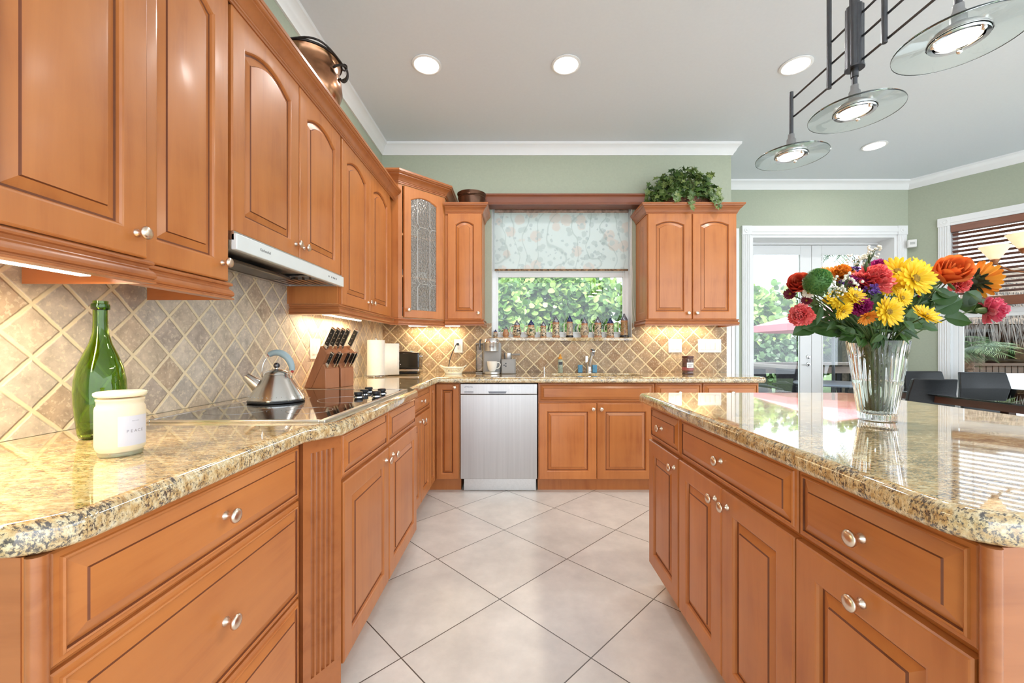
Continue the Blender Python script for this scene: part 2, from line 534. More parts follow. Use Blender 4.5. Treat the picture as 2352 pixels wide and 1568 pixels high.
WALLM = pm('sage_green_paint', (.415, .45, .345), .75, var=.03, scale=60, bump=.05)
CEILM = pm('white_ceiling_paint', (.745, .785, .835), .8, var=.01, scale=50, bump=.05)
WHITE = pm('white_gloss_paint', (.84, .84, .84), .35, var=.01, scale=8)
WHITEP = pm('white_plastic', (.80, .79, .76), .35, var=.01)
NICKEL = pm('brushed_nickel', (.83, .68, .55), .28, 1, var=.05, scale=60)
CHROME = pm('chrome', (.85, .85, .86), .08, 1, var=.02)
STEEL = pm('brushed_stainless_steel', (.66, .65, .64), .3, 1, var=.04, scale=90)
DKMETAL = pm('dark_brushed_metal', (.13, .13, .14), .3, 1, var=.05, scale=60)
GREYMETAL = pm('grey_satin_metal', (.42, .42, .43), .35, 1, var=.05, scale=60)
BLACKP = pm('black_plastic', (.018, .018, .02), .3, var=.1)
BLACKG = pm('black_ceramic_glass', (.012, .010, .010), .03, var=.1, coat=.5)
LEATHER = pm('black_leather', (.009, .009, .011), .38, var=.2, scale=80, bump=.2)
def brushed():
    m, n, l, b = nt('dishwasher_brushed_steel')
    t = n.new('ShaderNodeTexCoord'); mp = n.new('ShaderNodeMapping'); mp.inputs['Scale'].default_value = (2, 2, 900)
    mp.inputs['Scale'].default_value = (70, 1.5, 1.5)
    x = n.new('ShaderNodeTexNoise'); x.inputs['Scale'].default_value = 1; x.inputs['Detail'].default_value = 3
    l.new(t.outputs['Object'], mp.inputs[0]); l.new(mp.outputs[0], x.inputs['Vector'])
    r = ramp(n, [(.3, (.50, .49, .485)), (.7, (.55, .54, .535))]); l.new(x.outputs['Fac'], r.inputs[0]); l.new(r.outputs[0], b.inputs['Base Color'])
    b.inputs['Metallic'].default_value = 1; b.inputs['Roughness'].default_value = .34
    b.inputs['Anisotropic'].default_value = .6
    return m
BRUSHED = brushed()
PANE = pane('window_glass', (.97, .985, .98))
LAMP = emit('lamp_glow', (1, .95, .88), 14)
WARM = emit('warm_lamp_glow', (1, .86, .62), 9)
# ============================================================ the room
XW, YW, H = -1.249, 3.79, 3.04        # left wall, back wall, ceiling
XE, YD = 2.02, 4.62                   # end of the kitchen wall, wall of the french doors
mb = MB().prism([(XW - .1, -4), (7.2, -4), (7.2, 1.0), (4.9, 4.8), (4.3, YD + .35), (2.2, YD + .35), (XE, YW + .12), (XW - .1, YW + .12)], -.1, 0)
struct('floor', mb, FLOORM, M=I4)
mb = MB().prism([(XW - .1, -4), (7.2, -4), (7.2, 1.0), (4.75, 4.75), (4.6, YD + .35), (1.95, YD + .35), (1.95, YW + .12), (XW - .1, YW + .12)], H, H + .1)
ceil = struct('ceiling', mb, CEILM, M=I4)
struct('wall_left', MB().box(XW - .12, XW, -4, YW + .12, 0, H), WALLM, M=I4)
# kitchen back wall with the window opening
wx0, wx1, wz0, wz1 = -.22, 1.09, 1.205, 2.475
mb = MB().box(XW, wx0, YW, YW + .14, 0, H).box(wx1, XE, YW, YW + .14, 0, H).box(wx0, wx1, YW, YW + .14, 0, wz0).box(wx0, wx1, YW, YW + .14, wz1, H)
mb.box(XE - .12, XE, YW + .14, YD + .2, 0, H)
struct('wall_back', mb, WALLM, M=I4)
# wall of the french doors
dx0, dx1, dz1 = 2.683, 4.354, 2.43
mb = MB().box(XE, dx0, YD, YD + .24, 0, H).box(dx1, 4.6, YD, YD + .24, 0, H).box(dx0, dx1, YD, YD + .24, dz1, H)
struct('wall_doors', mb, WALLM, M=I4)
MW = T(4.48, 4.62, 0) @ RZ(-57.05)     # the slanted dining wall; x runs along it towards us, y outward
ww0, ww1, wwz0, wwz1 = .335, 1.75, .30, 2.45
mb = MB().box(0, ww0, 0, .2, 0, H, MW).box(ww1, 3.2, 0, .2, 0, H, MW).box(ww0, ww1, 0, .2, 0, wwz0, MW).box(ww0, ww1, 0, .2, wwz1, H, MW)
struct('wall_right', mb, WALLM, M=I4)

# crown mouldings
CP = [(0, 0), (.012, 0), (.016, .012), (.03, .03), (.036, .045), (.05, .068), (.066, .08), (.068, .1), (0, .1)]
def cp(z, k=1, P=CP): return [(o * k, z + q * k) for o, q in P]
mb = MB().sweep([(XW, -4), (XW, YW), (XE, YW), (XE, YD)], cp(H - .1))
struct('trim_1', mb, WHITE, M=I4)
e2 = MW @ Vector((3.2, 0, 0))
mb = MB().sweep([(XE, YD), (4.48, YD), (e2.x, e2.y)], cp(H - .1))
struct('trim_2', mb, WHITE, M=I4)

# kitchen window: frame, sashes, pane
w1 = link('window_1', None, None, T(.435, 3.9, wz0)); w1['kind'] = 'structure'
def ring(mb, x0, x1, z0, z1, w, y0, y1, M=None, wt=None, wb=None):
    wt = w if wt is None else wt; wb = w if wb is None else wb
    mb.box(x0, x0 + w, y0, y1, z0, z1, M).box(x1 - w, x1, y0, y1, z0, z1, M)
    mb.box(x0 + w, x1 - w, y0, y1, z1 - wt, z1, M).box(x0 + w, x1 - w, y0, y1, z0, z0 + wb, M)
    return mb
struct('window_frame', ring(MB(), wx0 + .002, wx1 - .002, wz0 + .034, wz1, .035, 3.885, 3.925), WHITE, w1, bevel=.002)
struct('lower_sash', ring(MB(), wx0 + .036, wx1 - .036, 1.275, 1.865, .02, 3.895, 3.92, None, .045), WHITE, w1, bevel=.002)
struct('upper_sash', ring(MB(), wx0 + .036, wx1 - .036, 1.866, 2.44, .02, 3.905, 3.93), WHITE, w1, bevel=.002)
struct('window_pane', MB().box(wx0 + .05, wx1 - .05, 3.906, 3.909, 1.29, 2.43), PANE, w1)
struct('window_reveal', MB().box(wx0, wx0 + .004, YW - .002, 3.90, wz0 + .034, wz1).box(wx1 - .004, wx1, YW - .002, 3.90, wz0 + .034, wz1).box(wx0, wx1, YW - .002, 3.9, wz1 - .004, wz1), WHITE, w1)
sl = obj('window_sill', MB().box(-.255, 1.095, YW - .03, 3.885, 1.205, 1.238), GRANITE, None, I4, bevel=.006)
sl['kind'] = 'structure'

# french doors
d1 = link('door_1', None, None, T(3.549, 4.85, 0)); d1['kind'] = 'structure'
mb = MB().box(dx0, dx0 + .03, 4.62, 4.9, 0, dz1).box(dx1 - .03, dx1, 4.62, 4.9, 0, dz1).box(dx0 + .03, dx1 - .03, 4.62, 4.9, dz1 - .03, dz1)
mb.box(dx0 + .031, 2.755, 4.83, 4.9, .021, dz1 - .031).box(4.3245, dx1 - .031, 4.83, 4.9, .021, dz1 - .031).box(2.7555, 4.324, 4.83, 4.9, 2.373, dz1 - .031).box(dx0 + .031, dx1 - .031, 4.62, 4.9, 0, .02)
struct('door_frame', mb, WHITE, d1)
for i, (a, b_, g0, g1) in enumerate([(2.757, 3.547, 2.84, 3.418), (3.553, 4.323, 3.67, 4.235)]):
    mb = MB().box(a, g0, 4.85, 4.895, .02, 2.37).box(g1, b_, 4.85, 4.895, .02, 2.37).box(g0, g1, 4.85, 4.895, 2.266, 2.37).box(g0, g1, 4.85, 4.895, .02, .28)
    lf = struct('door_leaf', mb, WHITE, d1, bevel=.004)
    struct('glazing_bead', ring(MB(), g0 - .001, g1 + .001, .279, 2.267, .012, 4.842, 4.85), WHITE, lf)
    struct('door_pane', MB().box(g0, g1, 4.87, 4.874, .28, 2.266), PANE, lf)
    if i == 0:
        mb = MB()
        for z, r in ((1.035, .026), (.945, .026)):
            mb.lathe([(r, 0), (r, .006), (r * .8, .012), (.012, .014), (.012, .03)], 20, T(3.505, 4.85, z) @ RX(90))
        mb.tube([(3.505, 4.825, .945), (3.47, 4.818, .943), (3.43, 4.822, .94)], .007)
        struct('door_handle', mb, CHROME, lf)
def casing(name, M, x0, x1, z0, z1, w=.09):
    """fluted casing with corner blocks round an opening; x0, x1: the opening"""
    t = link(name, None, None, M @ T((x0 + x1) / 2, 0, z0)); t['kind'] = 'structure'
    for a in (x0 - w, x1):
        mb = MB().box(a, a + w, -.016, 0, z0, z1, M)
        for k in range(4): mb.tube([(a + w * (.2 + .2 * k), -.016, z0), (a + w * (.2 + .2 * k), -.016, z1)], .0055, 6, M)
        struct('fluted_side', mb, WHITE, t)
        mb = MB().box(a - .004, a + w + .004, -.024, 0, z1, z1 + w, M)
        mb.lathe([(.030, 0), (.030, .004), (.022, .002), (.012, .002), (.010, .007), (.001, .008)], 20, M @ T(a + w / 2, -.024, z1 + w / 2) @ RX(90))
        struct('corner_block', mb, WHITE, t)
    mb = MB().box(x0, x1, -.016, 0, z1, z1 + w, M).box(x0, x1, -.022, 0, z1 + w * .3, z1 + w * .7, M)
    struct('head_casing', mb, WHITE, t)
casing('trim_3', T(0, YD, 0), dx0, dx1, 0, dz1, .1)
casing('trim_4', MW, ww0, ww1, wwz0 - .0, wwz1, .09)
struct('trim_5', MB().box(1.976, XE + .004, YW - .004, YW, .0, 2.3).box(XE, XE + .03, YW - .004, YW + .1, 0, 2.32), WHITE, M=I4)
struct('trim_6', MB().box(2.47, 2.545, YD - .02, YD, 0, 2.5).box(2.50, 2.515, YD - .03, YD, .0, 2.48), WHITE, M=I4, bevel=.004)

# dining window
w2 = link('window_2', None, None, MW @ T((ww0 + ww1) / 2, .1, wwz0)); w2['kind'] = 'structure'
struct('window_frame', ring(MB(), ww0, ww1, wwz0, wwz1, .045, .08, .15, MW), WHITE, w2, bevel=.002)
struct('window_sash', ring(MB(), ww0 + .046, ww1 - .046, wwz0 + .046, 1.50, .035, .09, .13, MW).box(ww0 + .04, ww1 - .04, .09, .14, 1.50, 1.55, MW), WHITE, w2, bevel=.002)
struct('window_pane', MB().box(ww0 + .04, ww1 - .04, .11, .114, wwz0 + .04, wwz1 - .04, MW), PANE, w2)
struct('window_reveal', MB().box(ww0 - .001, ww0 + .004, 0, .15, wwz0, wwz1, MW).box(ww1 - .004, ww1 + .001, 0, .15, wwz0, wwz1, MW), WHITE, w2)

# tiled backsplashes
t = obj('tiled_backsplash', MB().box(XW + .010, wx0 - .002, YW - .010, YW, .914, 1.372).box(wx1 + .002, 1.974, YW - .010, YW, .914, 1.372).box(wx0 - .002, wx1 + .002, YW - .010, YW, .914, 1.204), TILE_BACK, None, I4)
tag(t, 'diamond-set tan travertine backsplash behind the sink and under the kitchen window', 'backsplash')
t = obj('tiled_backsplash', MB().box(XW, XW + .010, .2, YW, .914, 1.56), TILE_LEFT, None, I4)
tag(t, 'diamond-set grey and tan travertine backsplash behind the cooktop on the left wall', 'backsplash')

# ============================================================ cabinet parts
def outline(w, h, ins, y, rise=0, K=12):
    x0, x1, z0 = ins, w - ins, ins
    zt = h - ins
    pts = [(x0, y, z0), (x1, y, z0)]
    if rise:
        sh = (x1 - x0) * .045
        pts.append((x1, y, zt - rise))
        for i in range(K + 1):
            f = i / K
            tt = 1 - 2 * f
            pts.append(((x1 - sh) + ((x0 + sh) - (x1 - sh)) * f, y, zt - rise + rise * (.10 + .90 * (1 - tt * tt))))
        pts.append((x0, y, zt - rise))
    else:
        pts.append((x1, y, zt))
        for i in range(K + 1):
            pts.append((x1 + (x0 - x1) * (i + .5) / (K + 1), y, zt))
        pts.append((x0, y, zt))
    return pts
def knob_mb():
    return MB().lathe([(.0095, 0), (.0095, .003), (.006, .006), (.0048, .014), (.007, .018), (.0145, .021), (.0160, .0245), (.0145, .028), (.009, .0305), (.001, .0315)], 20)
KNOB = mesh_of('knob', knob_mb(), NICKEL, 50, True)
def knob(parent, M, x, z):
    return link('knob', KNOB, parent, M @ T(x, 0, z) @ RX(90))
def door(parent, M, w, h, arch=0, kn=None, name='door', mat=None, stile=.062):
    s = min(stile, w * .24)
    t = .02
    prof = [(0, t, 0), (0, .004, 0), (.0025, .001, 0), (.005, 0, 0), (s - .001, 0, arch), (s + .003, .001, arch), (s + .006, .005, arch), (s + .008, .011, arch), (s + .013, .012, arch), (s + .034, .0045, arch), (s + .036, .0005, arch), (s + .040, .0, arch)]
    if w < .22: prof = prof[:9] + [(s + .024, .0045, arch), (s + .026, .0005, arch), (s + .030, .0, arch)]
    mb = MB().loops([outline(w, h, i, y, r) for i, y, r in prof])
    q = len(outline(w, h, 0, 0, arch)) if False else len(mb.v) // len(prof)
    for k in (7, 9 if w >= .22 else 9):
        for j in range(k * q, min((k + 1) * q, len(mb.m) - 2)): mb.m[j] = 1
    o = obj(name, mb, [mat or WOOD, GROOVE_SHADE], parent, M, smooth=14)
    if kn: knob(o, M, *kn)
    return o
def drawer(parent, M, w, h, kn=True, name='drawer_front'):
    t = .02
    k = min(1, h / .15)
    prof = [(0, t), (0, .013), (.003, .010), (.010, .0095), (.0115, .006), (.014, .0045), (.0165, .006), (.018, .0105), (.040 * k, .0025), (.0415 * k, -.0005), (.044 * k, -.0005)]
    mb = MB().loops([outline(w, h, i, y) for i, y in prof])
    q = len(mb.v) // len(prof)
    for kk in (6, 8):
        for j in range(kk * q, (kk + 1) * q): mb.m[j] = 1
    o = obj(name, mb, [WOODX, GROOVE_SHADE], parent, M, smooth=14)
    if kn: knob(o, M, w / 2, h / 2) if kn is True else knob(o, M, *kn)
    return o
CROWN = [(0, 0), (.007, 0), (.007, .009), (.011, .011), (.011, .017), (.014, .020), (.018, .030), (.026, .042), (.035, .050), (.039, .053), (.039, .059), (.045, .061), (.049, .065), (.051, .071), (.055, .072), (.055, .086), (0, .086)]
RAIL = [(0, 0), (.014, 0), (.018, -.003), (.019, -.007), (.018, -.011), (.012, -.013), (.010, -.017), (.012, -.022), (.018, -.027), (.021, -.033), (.022, -.039), (.020, -.044), (.016, -.046), (.016, -.049), (.021, -.051), (.021, -.056), (0, -.058)]
ML = lambda x, y, z: T(x, y, z) @ RZ(90)       # fronts of the left run (x of the front runs away from us)
MR = lambda x, y, z: T(x, y, z) @ RZ(-90)      # fronts of the island, from the far edge
MBK = lambda x, z, y=3.18: T(x, y, z)
ZT, ZDR, ZDO, ZB = .862, .710, .700, .108      # drawer top, drawer bottom, door top, door bottom
KT = .105

# ---------------------------------------------------------- left run, base cabinets
XF = -.620
th = thing('drawer_base_cabinet', 'wide three-drawer base cabinet nearest on the left, under the candle and bottle', 'cabinet', T(-.93, .87, 0))
mb = MB().box(XW + .002, XF - .021, .530, 1.186, KT, .866).box(XW + .002, XF - .09, .57, 1.186, 0, KT)
obj('cabinet_body', mb, WOOD, th)
mb = MB().tube([(XF - .013, .536, KT), (XF - .013, .536, .866)], .0115, 14)
mb.box(XF - .10, XF - .026, .5285, .5299, KT, .866)
obj('corner_post', mb, WOODTRIM, th)
for z0, z1 in ((.703, ZT), (.418, .695), (ZB, .410)):
    drawer(th, ML(XF, .549, z0), .631, z1 - z0)

th = thing('fluted_pilaster', 'angled fluted wood pilaster between the near drawers and the cooktop cabinet', 'pilaster', T(-.60, 1.245, 0))
a, b_ = Vector((-.622, 1.187)), Vector((-.562, 1.305))
d = (b_ - a); L = d.length; ang = math.degrees(math.atan2(d.y, d.x))
MP = T(a.x, a.y, 0) @ RZ(ang)
mb = MB()
fl = 5; pts = []
xs = [0]
prof = [(0, .06), (0, 0)]
mgn = .022
pw = (L - 2 * mgn) / fl
def pil(zlo, zhi, fluted):
    pr = [(0, .06), (0, 0)]
    if fluted:
        for k in range(fl):
            x = mgn + k * pw
            for q in range(7):
                aa = PI * q / 6
                pr.append((x + pw / 2 - (pw * .34) * math.cos(aa), (pw * .52) * math.sin(aa)))
    pr += [(L, 0), (L, .06)]
    return pr
mb.prism(pil(0, 0, False), 0, .15, MP).prism(pil(0, 0, True), .15, .825, MP).prism(pil(0, 0, False), .825, .866, MP)
obj('pilaster_face', mb, WOODTRIM, th)

XC = -.560
th = thing('cooktop_base_cabinet', 'two-drawer two-door base cabinet under the glass cooktop, projecting into the aisle', 'cabinet', T(-.9, 1.8, 0))
mb = MB().box(XW + .002, XC - .021, 1.32, 2.31, KT, .866).box(XW + .002, XC - .09, 1.32, 2.30, 0, KT).box(XW + .002, -.64, 1.19, 1.319, KT, .866)
obj('cabinet_body', mb, WOOD, th)
for y0, y1, kx in ((1.325, 1.795, .425), (1.805, 2.300, .045)):
    drawer(th, ML(XC, y0, ZDR), y1 - y0, ZT - ZDR, False)
    door(th, ML(XC, y0, ZB), y1 - y0, ZDO - ZB, 0, (kx, ZDO - ZB - .045))
th = thing('corner_base_cabinet', 'narrow base cabinet beyond the cooktop with one small drawer over two doors', 'cabinet', T(-.9, 2.7, 0))
mb = MB().box(XW + .002, XF - .026, 2.312, 3.20, KT, .866).box(XW + .002, XF - .09, 2.312, 3.26, 0, KT).box(XW + .002, -.435, 3.201, YW - .002, KT, .866).box(-.72, -.435, 3.26, YW - .002, 0, KT)
obj('cabinet_body', mb, WOOD, th)
drawer(th, ML(-.625, 2.42, ZDR), .565, ZT - ZDR)
door(th, ML(-.625, 2.42, ZB), .27, ZDO - ZB, 0, (.235, ZDO - ZB - .045))
door(th, ML(-.625, 2.695, ZB), .29, ZDO - ZB, 0, (.035, ZDO - ZB - .045))
door(th, ML(-.625, 2.99, ZB), .165, ZT - ZB, 0, None)
door(th, MBK(-.622, ZB), .178, ZT - ZB - .004, 0, (.146, ZT - ZB - .03))

# ---------------------------------------------------------- back run
th = thing('dishwasher', 'stainless steel dishwasher in the back run with a pocket handle', 'dishwasher', T(-.13, 3.45, 0))
obj('dishwasher_body', MB().box(-.432, .172, 3.22, 3.76, .11, .855), BLACKP, th)
obj('door_panel', MB().box(-.4305, .1715, 3.178, 3.219, .112, .775), BRUSHED, th, bevel=.003)
cpn = obj('control_panel', MB().box(-.4305, .1715, 3.176, 3.219, .778, .859), BRUSHED, th, bevel=.003)
obj('pocket_handle', MB().prism([(-.205, .784), (-.075, .784), (-.068, .800), (-.212, .800)], 0, .004, T(0, 3.1755, 0) @ RX(90)), DKMETAL, cpn)
obj('vent_slot', MB().box(-.40, -.328, 3.1745, 3.177, .787, .7905).box(-.40, -.328, 3.1745, 3.177, .798, .8015), BLACKP, cpn)
text('brand_lettering', 'SAMSUNG', .0155, T(-.368, 3.1755, .835) @ RX(90), DKMETAL, cpn)
mb = MB()
for x, z in ((-.046, .8405), (-.046, .8275)): mb.lathe([(.0035, 0), (.0035, .0012)], 12, T(x, 3.1765, z) @ RX(90))
obj('indicator_light', mb, emit('blue_white_indicator', (.8, .88, 1), 3), cpn)
mb = MB()
for i in range(9):
    mb.box(-.036 + i * .0125, -.036 + i * .0125 + .009, 3.1752, 3.177, .8385, .8415).box(-.036 + i * .0125, -.036 + i * .0125 + .007, 3.1752, 3.177, .8255, .828)
for x in (.092, .113, .132): ring(mb, x, x + .014, .825, .842, .0012, 3.1752, 3.177)
obj('control_marks', mb, GREYMETAL, cpn)
obj('kick_plate', MB().box(-.41, .165, 3.235, 3.245, .004, .108).box(-.39, -.375, 3.228, 3.236, .055, .10).box(.13, .145, 3.228, 3.236, .055, .10), STEEL, th)

def basecab(name, lab, x0, x1, fronts, body1=None):
    th = thing(name, lab, 'cabinet', T((x0 + x1) / 2, 3.48, 0))
    obj('cabinet_body', MB().box(x0, body1 or x1, 3.201, YW - .012, KT, .866).box(x0, body1 or x1, 3.26, YW - .012, 0, KT), WOOD, th)
    fronts(th)
    return th
def f(th):
    drawer(th, MBK(.185, .716), .909, ZT - .716, False, 'false_drawer_front')
    door(th, MBK(.185, ZB), .454, ZDO + .006 - ZB, 0, (.424, ZDO - ZB - .038))
    door(th, MBK(.643, ZB), .451, ZDO + .006 - ZB, 0, (.030, ZDO - ZB - .038))
th = basecab('sink_base_cabinet', 'two-door base cabinet with a wide false front under the sink', .181, 1.098, f)
# open the body under the basin
bd = [o for o in bpy.data.objects if o.parent == th and o.name.startswith('cabinet_body')][0]
bpy.data.objects.remove(bd)
obj('cabinet_body', MB().box(.181, 1.098, 3.201, YW - .012, KT, .66).box(.181, 1.098, 3.201, 3.235, .66, .866).box(.181, .20, 3.235, YW - .012, .66, .866).box(1.078, 1.098, 3.235, YW - .012, .66, .866).box(.181, 1.098, 3.26, YW - .012, 0, KT), WOOD, th)
def f(th):
    drawer(th, MBK(1.104, .716), .366, ZT - .716)
    door(th, MBK(1.104, ZB), .366, ZDO - ZB, 0, (.03, ZDO - ZB - .04))
basecab('narrow_base_cabinet', 'base cabinet right of the sink cabinet, its single drawer partly behind the island', 1.100, 1.474, f)
def f(th):
    drawer(th, MBK(1.480, .716), .438, ZT - .716)
    door(th, MBK(1.480, ZB), .438, ZDO - ZB, 0, (.03, ZDO - ZB - .04))
basecab('end_base_cabinet', 'last base cabinet of the back run, beside the french doors', 1.476, 1.922, f)

# ---------------------------------------------------------- worktops
outer = [(XW + .001, .512)] + arc(-.665, .582, .07, -90, 0) + [(-.595, 1.155), (-.530, 1.25), (-.530, 2.20), (-.595, 2.32), (-.598, 3.13)] + \
        [(1.90, 3.145)] + arc(1.93, 3.175, .03, -90, 0, 4) + arc(1.93, 3.70, .03, 0, 90, 4) + [(1.93, 3.778), (XW + .001, 3.778)]
sink = arc(.37, 3.33, .06, 180, 270, 4) + arc(1.00, 3.33, .06, 270, 360, 4) + arc(1.00, 3.57, .06, 0, 90, 4) + arc(.37, 3.57, .06, 90, 180, 4)
w = slab('granite_countertop', outer, [sink], .868, .914, GRANITE, .018)
tag(w, 'L-shaped gold speckled granite countertop along the left and back walls', 'countertop')
th = thing('kitchen_sink', 'undermounted steel sink basin below the kitchen window', 'sink', T(.685, 3.45, .69))
bs = arc(.36, 3.32, .06, 180, 270, 4) + arc(1.01, 3.32, .06, 270, 360, 4) + arc(1.01, 3.58, .06, 0, 90, 4) + arc(.36, 3.58, .06, 90, 180, 4)
mb = MB()
c0 = Vector((.685, 3.45))
def scl(p, k): return (c0.x + (p[0] - c0.x) * k, c0.y + (p[1] - c0.y) * k)
mb.loops([[(*scl(p, 1.03), .864) for p in bs], [(*scl(p, 1.0), .864) for p in bs], [(*scl(p, .98), .72) for p in bs], [(*scl(p, .93), .70) for p in bs], [(*scl(p, .1), .695) for p in bs]], cap=False)
mb.loops([[(*scl(p, 1.03), .864) for p in bs], [(*scl(p, 1.02), .71) for p in bs], [(*scl(p, .1), .688) for p in bs]], cap=False)
obj('basin', mb, STEEL, th, fixn=False)
obj('drain', MB().lathe([(.05, 0), (.045, .004), (.02, .002)], 20, T(.685, 3.45, .694)), CHROME, th)

# island
XI = .646
Y0, Y1 = .573, 1.954
isl = [('single_door_island_cabinet', 'nearest island base cabinet, one drawer over one door', .573, .937, [(.573, .935, None)]),
       ('double_door_island_cabinet', 'middle island base cabinet, one wide drawer over two doors', .9375, 1.603, [(.940, 1.268, 0), (1.272, 1.600, 1)]),
       ('narrow_island_cabinet', 'narrow island base cabinet at the far end, one small drawer over one door', 1.6035, 1.972, [(1.609, 1.958, 2)])]
for nm, lab, ya, yb, ds in isl:
    th = thing(nm, lab, 'cabinet', T(1.1, (ya + yb) / 2, 0))
    mb = MB().box(XI + .021, 1.62, ya, yb, KT, .866).box(XI + .09, 1.56, ya, yb - (.02 if yb > 1.9 else 0), 0, KT)
    obj('cabinet_body', mb, WOOD, th)
    if ya < .6:
        mb = MB().tube([(XI + .012, ya - .013, KT), (XI + .012, ya - .013, .866)], .0115, 14).box(XI + .021, 1.62, ya - .017, ya - .001, KT, .866)
        obj('end_panel', mb, WOODTRIM, th)
    lo = ds[0][0]; hi = ds[-1][1]
    drawer(th, MR(XI, hi, ZDR), hi - lo, ZT - ZDR)
    for a, b_, k in ds:
        wd = b_ - a
        kx = {None: .5 * wd, 0: .035, 1: wd - .035, 2: wd - .035}[k]
        door(th, MR(XI, b_, ZB), wd, ZDO - ZB, 0, (kx, ZDO - ZB - .045 if k is not None else ZDO - ZB - .035))
outer = arc(.688, .610, .07, 180, 270, 6) + arc(1.63, .61, .07, 270, 360, 6) + arc(1.65, 2.02, .05, 0, 90, 6) + arc(.678, 2.01, .06, 90, 180, 6)
w = slab('granite_island_top', outer, [], .868, .914, GRANITE, .018)
tag(w, 'polished granite island top with the flower vase standing on it', 'countertop')

# ---------------------------------------------------------- wall cabinets, left
XU = -.945
def arch_of(wd): return .042 if wd > .40 else .036
def upleft(name, lab, ya, yb, zb, doors, zt=2.288, xf=XU, crown=None, rail=True, extra=None):
    th = thing(name, lab, 'cabinet', T(-1.1, (ya + yb) / 2, zb))
    obj('cabinet_body', MB().box(XW + .002, xf - .021, ya, yb, zb + .002, zt + .06), WOOD, th)
    for a, b_, kn in doors:
        wd = b_ - a
        door(th, ML(xf, a, zb), wd, zt - zb, arch_of(wd), (wd - .03 if kn == 'r' else .03, .055))
    return th
th = upleft('projecting_upper_cabinet', 'nearest upper wall cabinet, projecting a little in front of its neighbours', .30, 1.0, 1.36, [(.302, .640, 'l'), (.645, .998, 'r')], xf=-.905)
obj('light_rail', MB().sweep([(XW + .03, 1.0), (-.926, 1.0), (-.926, .3)][::-1], [(o, 1.358 + z * 1.02) for o, z in RAIL]), WOODTRIM, th, smooth=22)
obj('crown', MB().sweep([(-.905, .3), (-.905, 1.0), (XW + .06, 1.0)], [(o - .003, 2.286 + z) for o, z in CROWN]), WOODTRIM, th, smooth=22)
th = upleft('upper_cabinet', 'single-door upper wall cabinet just left of the range hood', 1.002, 1.340, 1.36, [(1.004, 1.336, 'r')])
obj('light_rail', MB().sweep([(-.966, 1.002), (-.966, 1.340), (XW + .03, 1.340)], [(o, 1.358 + z * 1.02) for o, z in RAIL]), WOODTRIM, th, smooth=22)
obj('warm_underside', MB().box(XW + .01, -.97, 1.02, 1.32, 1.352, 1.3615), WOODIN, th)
th = upleft('hood_cabinet', 'short two-door upper wall cabinet above the range hood', 1.342, 2.196, 1.532, [(1.352, 1.772, 'r'), (1.778, 2.192, 'l')])
th = upleft('upper_cabinet', 'two-door upper wall cabinet between the range hood and the glass corner cabinet', 2.198, 3.155, 1.378, [(2.212, 2.632, 'r'), (2.638, 3.055, 'l')])
obj('light_rail', MB().sweep([(XW + .03, 2.198), (-.966, 2.198), (-.966, 3.165)][::1], [(-o if False else o, 1.378 + z) for o, z in RAIL]), WOODTRIM, th, smooth=22)
th = obj('crown_moulding', MB().sweep([(XU - .003, 1.003), (XU - .003, 3.17)], [(o - .0, 2.286 + z) for o, z in CROWN] ), WOODTRIM, None, smooth=22)
tag(th, 'long cherry crown moulding along the top of the left wall cabinets', 'moulding')

# corner cabinet with the leaded glass door
A, B = Vector((-.915, 3.165)), Vector((-.605, 3.475))
zb, zt = 1.378, 2.425
th = thing('corner_glass_cabinet', 'tall diagonal corner wall cabinet with a leaded glass door', 'cabinet', T(-1.0, 3.5, zb))
mb = MB()
def wallpiece(p, q, t, z0, z1, mi=0):
    p, q = Vector(p), Vector(q)
    d = (q - p).normalized(); nn = Vector((-d.y, d.x)) * t
    mb.prism([(p.x, p.y), (q.x, q.y), (q.x + nn.x, q.y + nn.y), (p.x + nn.x, p.y + nn.y)], z0, z1, None, mi)
wallpiece((XW + .003, A.y), A, .016, zb, zt + .01)
wallpiece(B, (B.x, YW - .003), .016, zb, zt + .01)
poly = [(XW + .004, A.y + .001), (A.x, A.y + .001), (B.x - .001, B.y), (B.x - .001, YW - .004), (XW + .004, YW - .004)]
wallpiece((B.x - .001, YW - .02), (XW + .004, YW - .02), .0, zb, zb)
mb.v = mb.v[:-8]; mb.f = mb.f[:-6]; mb.m = mb.m[:-6]
for z in (zb, 1.70, 2.03, zt - .006): mb.prism(poly, z, z + .016)
mb.box(XW + .003, XW + .012, A.y, YW - .003, zb, zt).box(XW + .012, B.x, YW - .012, YW - .003, zb, zt)
obj('cabinet_shell', mb, WOODIN, th)
dL = (B - A).length
MD = T(A.x, A.y, 0) @ RZ(45)
obj('side_skin', MB().box(XW + .003, A.x, A.y - .002, A.y, zb, zt + .01), WOOD, th)
mb = MB().box(0, .035, 0, .02, zb, zt).box(dL - .03, dL, 0, .02, zb, zt)
obj('face_frame', mb, WOOD, th, WM[th] @ Matrix() if False else MD)
dw = dL - .075
dm = MD @ T(.042, -.02, zb + .004)
dh = zt - zb - .012
def gring(ins, y, r): return outline(dw, dh, ins, y, r)
s_ = .058
mb = MB().loops([gring(0, .02, 0), gring(0, .003, 0), gring(.003, 0, 0), gring(s_ - .001, 0, .035), gring(s_ + .004, .004, .035), gring(s_ + .006, .02, .035)], cap=False, closed=True)
dr = obj('door', mb, WOOD, th, dm, smooth=28)
knob(dr, dm, .03, .06)
SEEDY = pane('seeded_glass', (.93, .90, .86), .15, .30, 70, 2.0)
_n, _l = SEEDY.node_tree.nodes, SEEDY.node_tree.links
_o = _n['Material Output']; _s = _o.inputs[0].links[0].from_socket
_t = _n.new('ShaderNodeBsdfDiffuse'); _t.inputs[0].default_value = (.62, .55, .47, 1)
